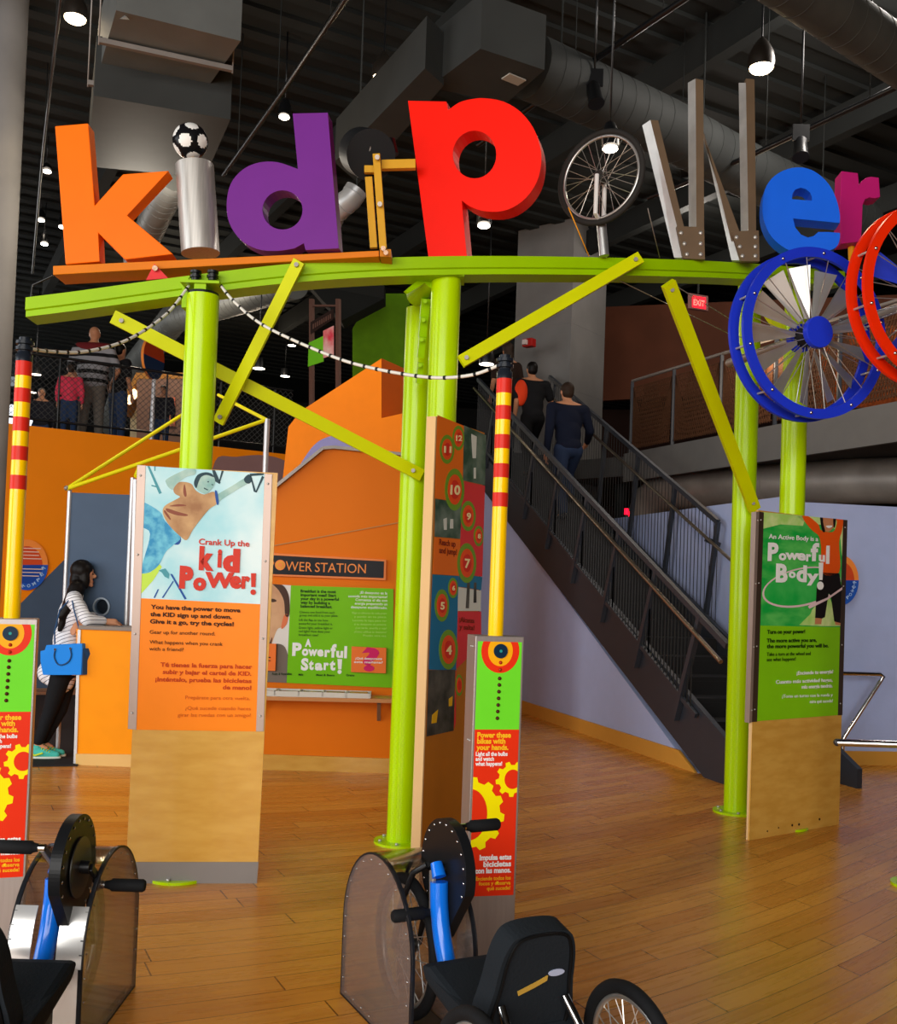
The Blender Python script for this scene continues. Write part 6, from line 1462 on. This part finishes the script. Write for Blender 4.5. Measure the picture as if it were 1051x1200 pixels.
spot(397, 53, 14, 'small spotlight left of the pendant between the purple and red letters'); spot(333, 137, 15, 'small spotlight left of the top of the purple d'); spot(567, 264, 18, 'round downlight under the bowl of the red letter p'); spot(715, 174, 22, 'downlight seen through the spokes of the bicycle wheel')
spot(62, 181, 9, 'upper spotlight at the left edge of the orange k'); spot(55, 201, 12, 'pinkish spotlight just below the upper one left of the orange k', aim=(.3, -.6, -.6)); spot(48, 258, 9, 'spotlight left of the lower stem of the orange k', aim=(.2, -.4, -.8)); spot(52, 286, 8, 'lowest spotlight hanging left of the orange plank', aim=(.2, -.4, -.8)); spot(73, 266, 6, 'tiny spotlight touching the stem of the orange k')
def darkspot(x, y, d, label, aim):
    c = P(x, y, d); r_ = root('stage_light', c, label, 'spotlight'); a = Vector(aim).normalized()
    MB().tube([c - a * .10, c - a * .06, c + a * .08, c + a * .12], [.03, .055, .06, .07], 18).build('can', BLACK, r_)
    MB().box(c + Vector((0, 0, .12)), (.14, .02, .14)).build('yoke', BLACK, r_); MB().tube([c + Vector((0, 0, .18)), (c.x, c.y, CZ)], .01, 6).build('stem', BLACK, r_)
darkspot(696, 108, 8.0, 'unlit black stage light above the bicycle wheel', (.15, -.3, -1)); darkspot(938, 172, 8.3, 'unlit black stage light above the blue letter e', (-.1, -.4, -1))
GL = [(61, 333, 12, 'white downlight beyond the left end of the lime beam'), (70, 335, 8, 'smaller downlight right beside the one beyond the left end of the beam'), (198, 390, 12, 'white downlight above the round sign on the gallery'), (142, 394, 7, 'round spotlight right of the bald man'), (42, 439, 12, 'downlight behind the diamond net left of the bald man'),
      (38, 460, 9, 'lower downlight behind the diamond net left of the bald man'), (57, 381, 8, 'downlight just under the left end of the lime beam'), (303, 432, 15, 'downlight beyond the crossing lime braces'), (334, 441, 11, 'downlight right of the crossing lime braces'), (342, 405, 10, 'downlight above the lime brace near the framed sign'), (570, 427, 18, 'oval downlight above the right striped pole'), (705, 384, 6, 'tiny bright lamp right of the concrete column'), (820, 387, 4, 'tiny white lamp below the exit sign')]
for x, y, w, lb in GL:
    d = min(.20 * FPX / w, 24); c = P(x, y, d); r_ = root('downlight', c, lb, 'lamp')
    k = w * d / FPX / 2
    MB().lathe([(k, 0), (k * 1.05, .05), (k * .9, .16), (0, .18)], c, None, 20).build('housing', BLACK, r_)
    MB().cyl(c + Vector((0, 0, .0)), c + Vector((0, 0, .02)), k * .93, 20).build('bulb', EMW, r_)
    MB().cyl(c + Vector((0, 0, .17)), (c.x, c.y, CZ), .01, 6).build('stem', BLACK, r_)
# pool of lamp light on the galleries, plus an added fill
lamp_or_fill(P(180, 380, 17), 60, (1, .85, .65), .3); lamp_or_fill(P(300, 430, 20), 40, (1, .8, .6), .3); lamp_or_fill(P(900, 420, 11.5), 30, (1, .75, .5), .3)
lamp_or_fill((3.2, 13.5, 6.5), 60, (1, .9, .8), .3); lamp_or_fill((-3.0, 9.2, 4.8), 60, (1, .9, .75), .3); lamp_or_fill((3.6, 8.0, 6.3), 190, (1, .92, .85), .4)  # last light: unseen fill added to brighten lavender wall and stairs
# two small red stair signals
for x, y, s_ in ((734, 603, 'left of two small red signal lamps by the foot of the elbow duct'), (739, 607, 'right of two small red signal lamps by the foot of the elbow duct')):
    c = P(x, y, 13.2); r_ = root('signal_lamp', c, s_, 'lamp'); MB().cyl(c, c + Vector((0, 0, .08)), .03, 12).build('lens', M('signal_red', 'ff1030', .5, emit=2), r_); MB().cyl((c.x, c.y, 2.5), c, .012, 8).build('stalk', BLACK, r_)
# white window glimpses beyond the net at far left
struct('window_1', MB().extr([[P(-60, 500, 29), P(52, 500, 29), P(52, 474, 29), P(-60, 474, 29)]], (0, .05, 0)), M('window_daylight', 'f0f6ff', .5, emit=1.0))
struct('window_2', MB().extr([[P(-60, 452, 28.5), P(24, 452, 28.5), P(24, 405, 28.5), P(-60, 405, 28.5)]], (0, .05, 0)), M('window_dim', '8a9298', .5, emit=.5))
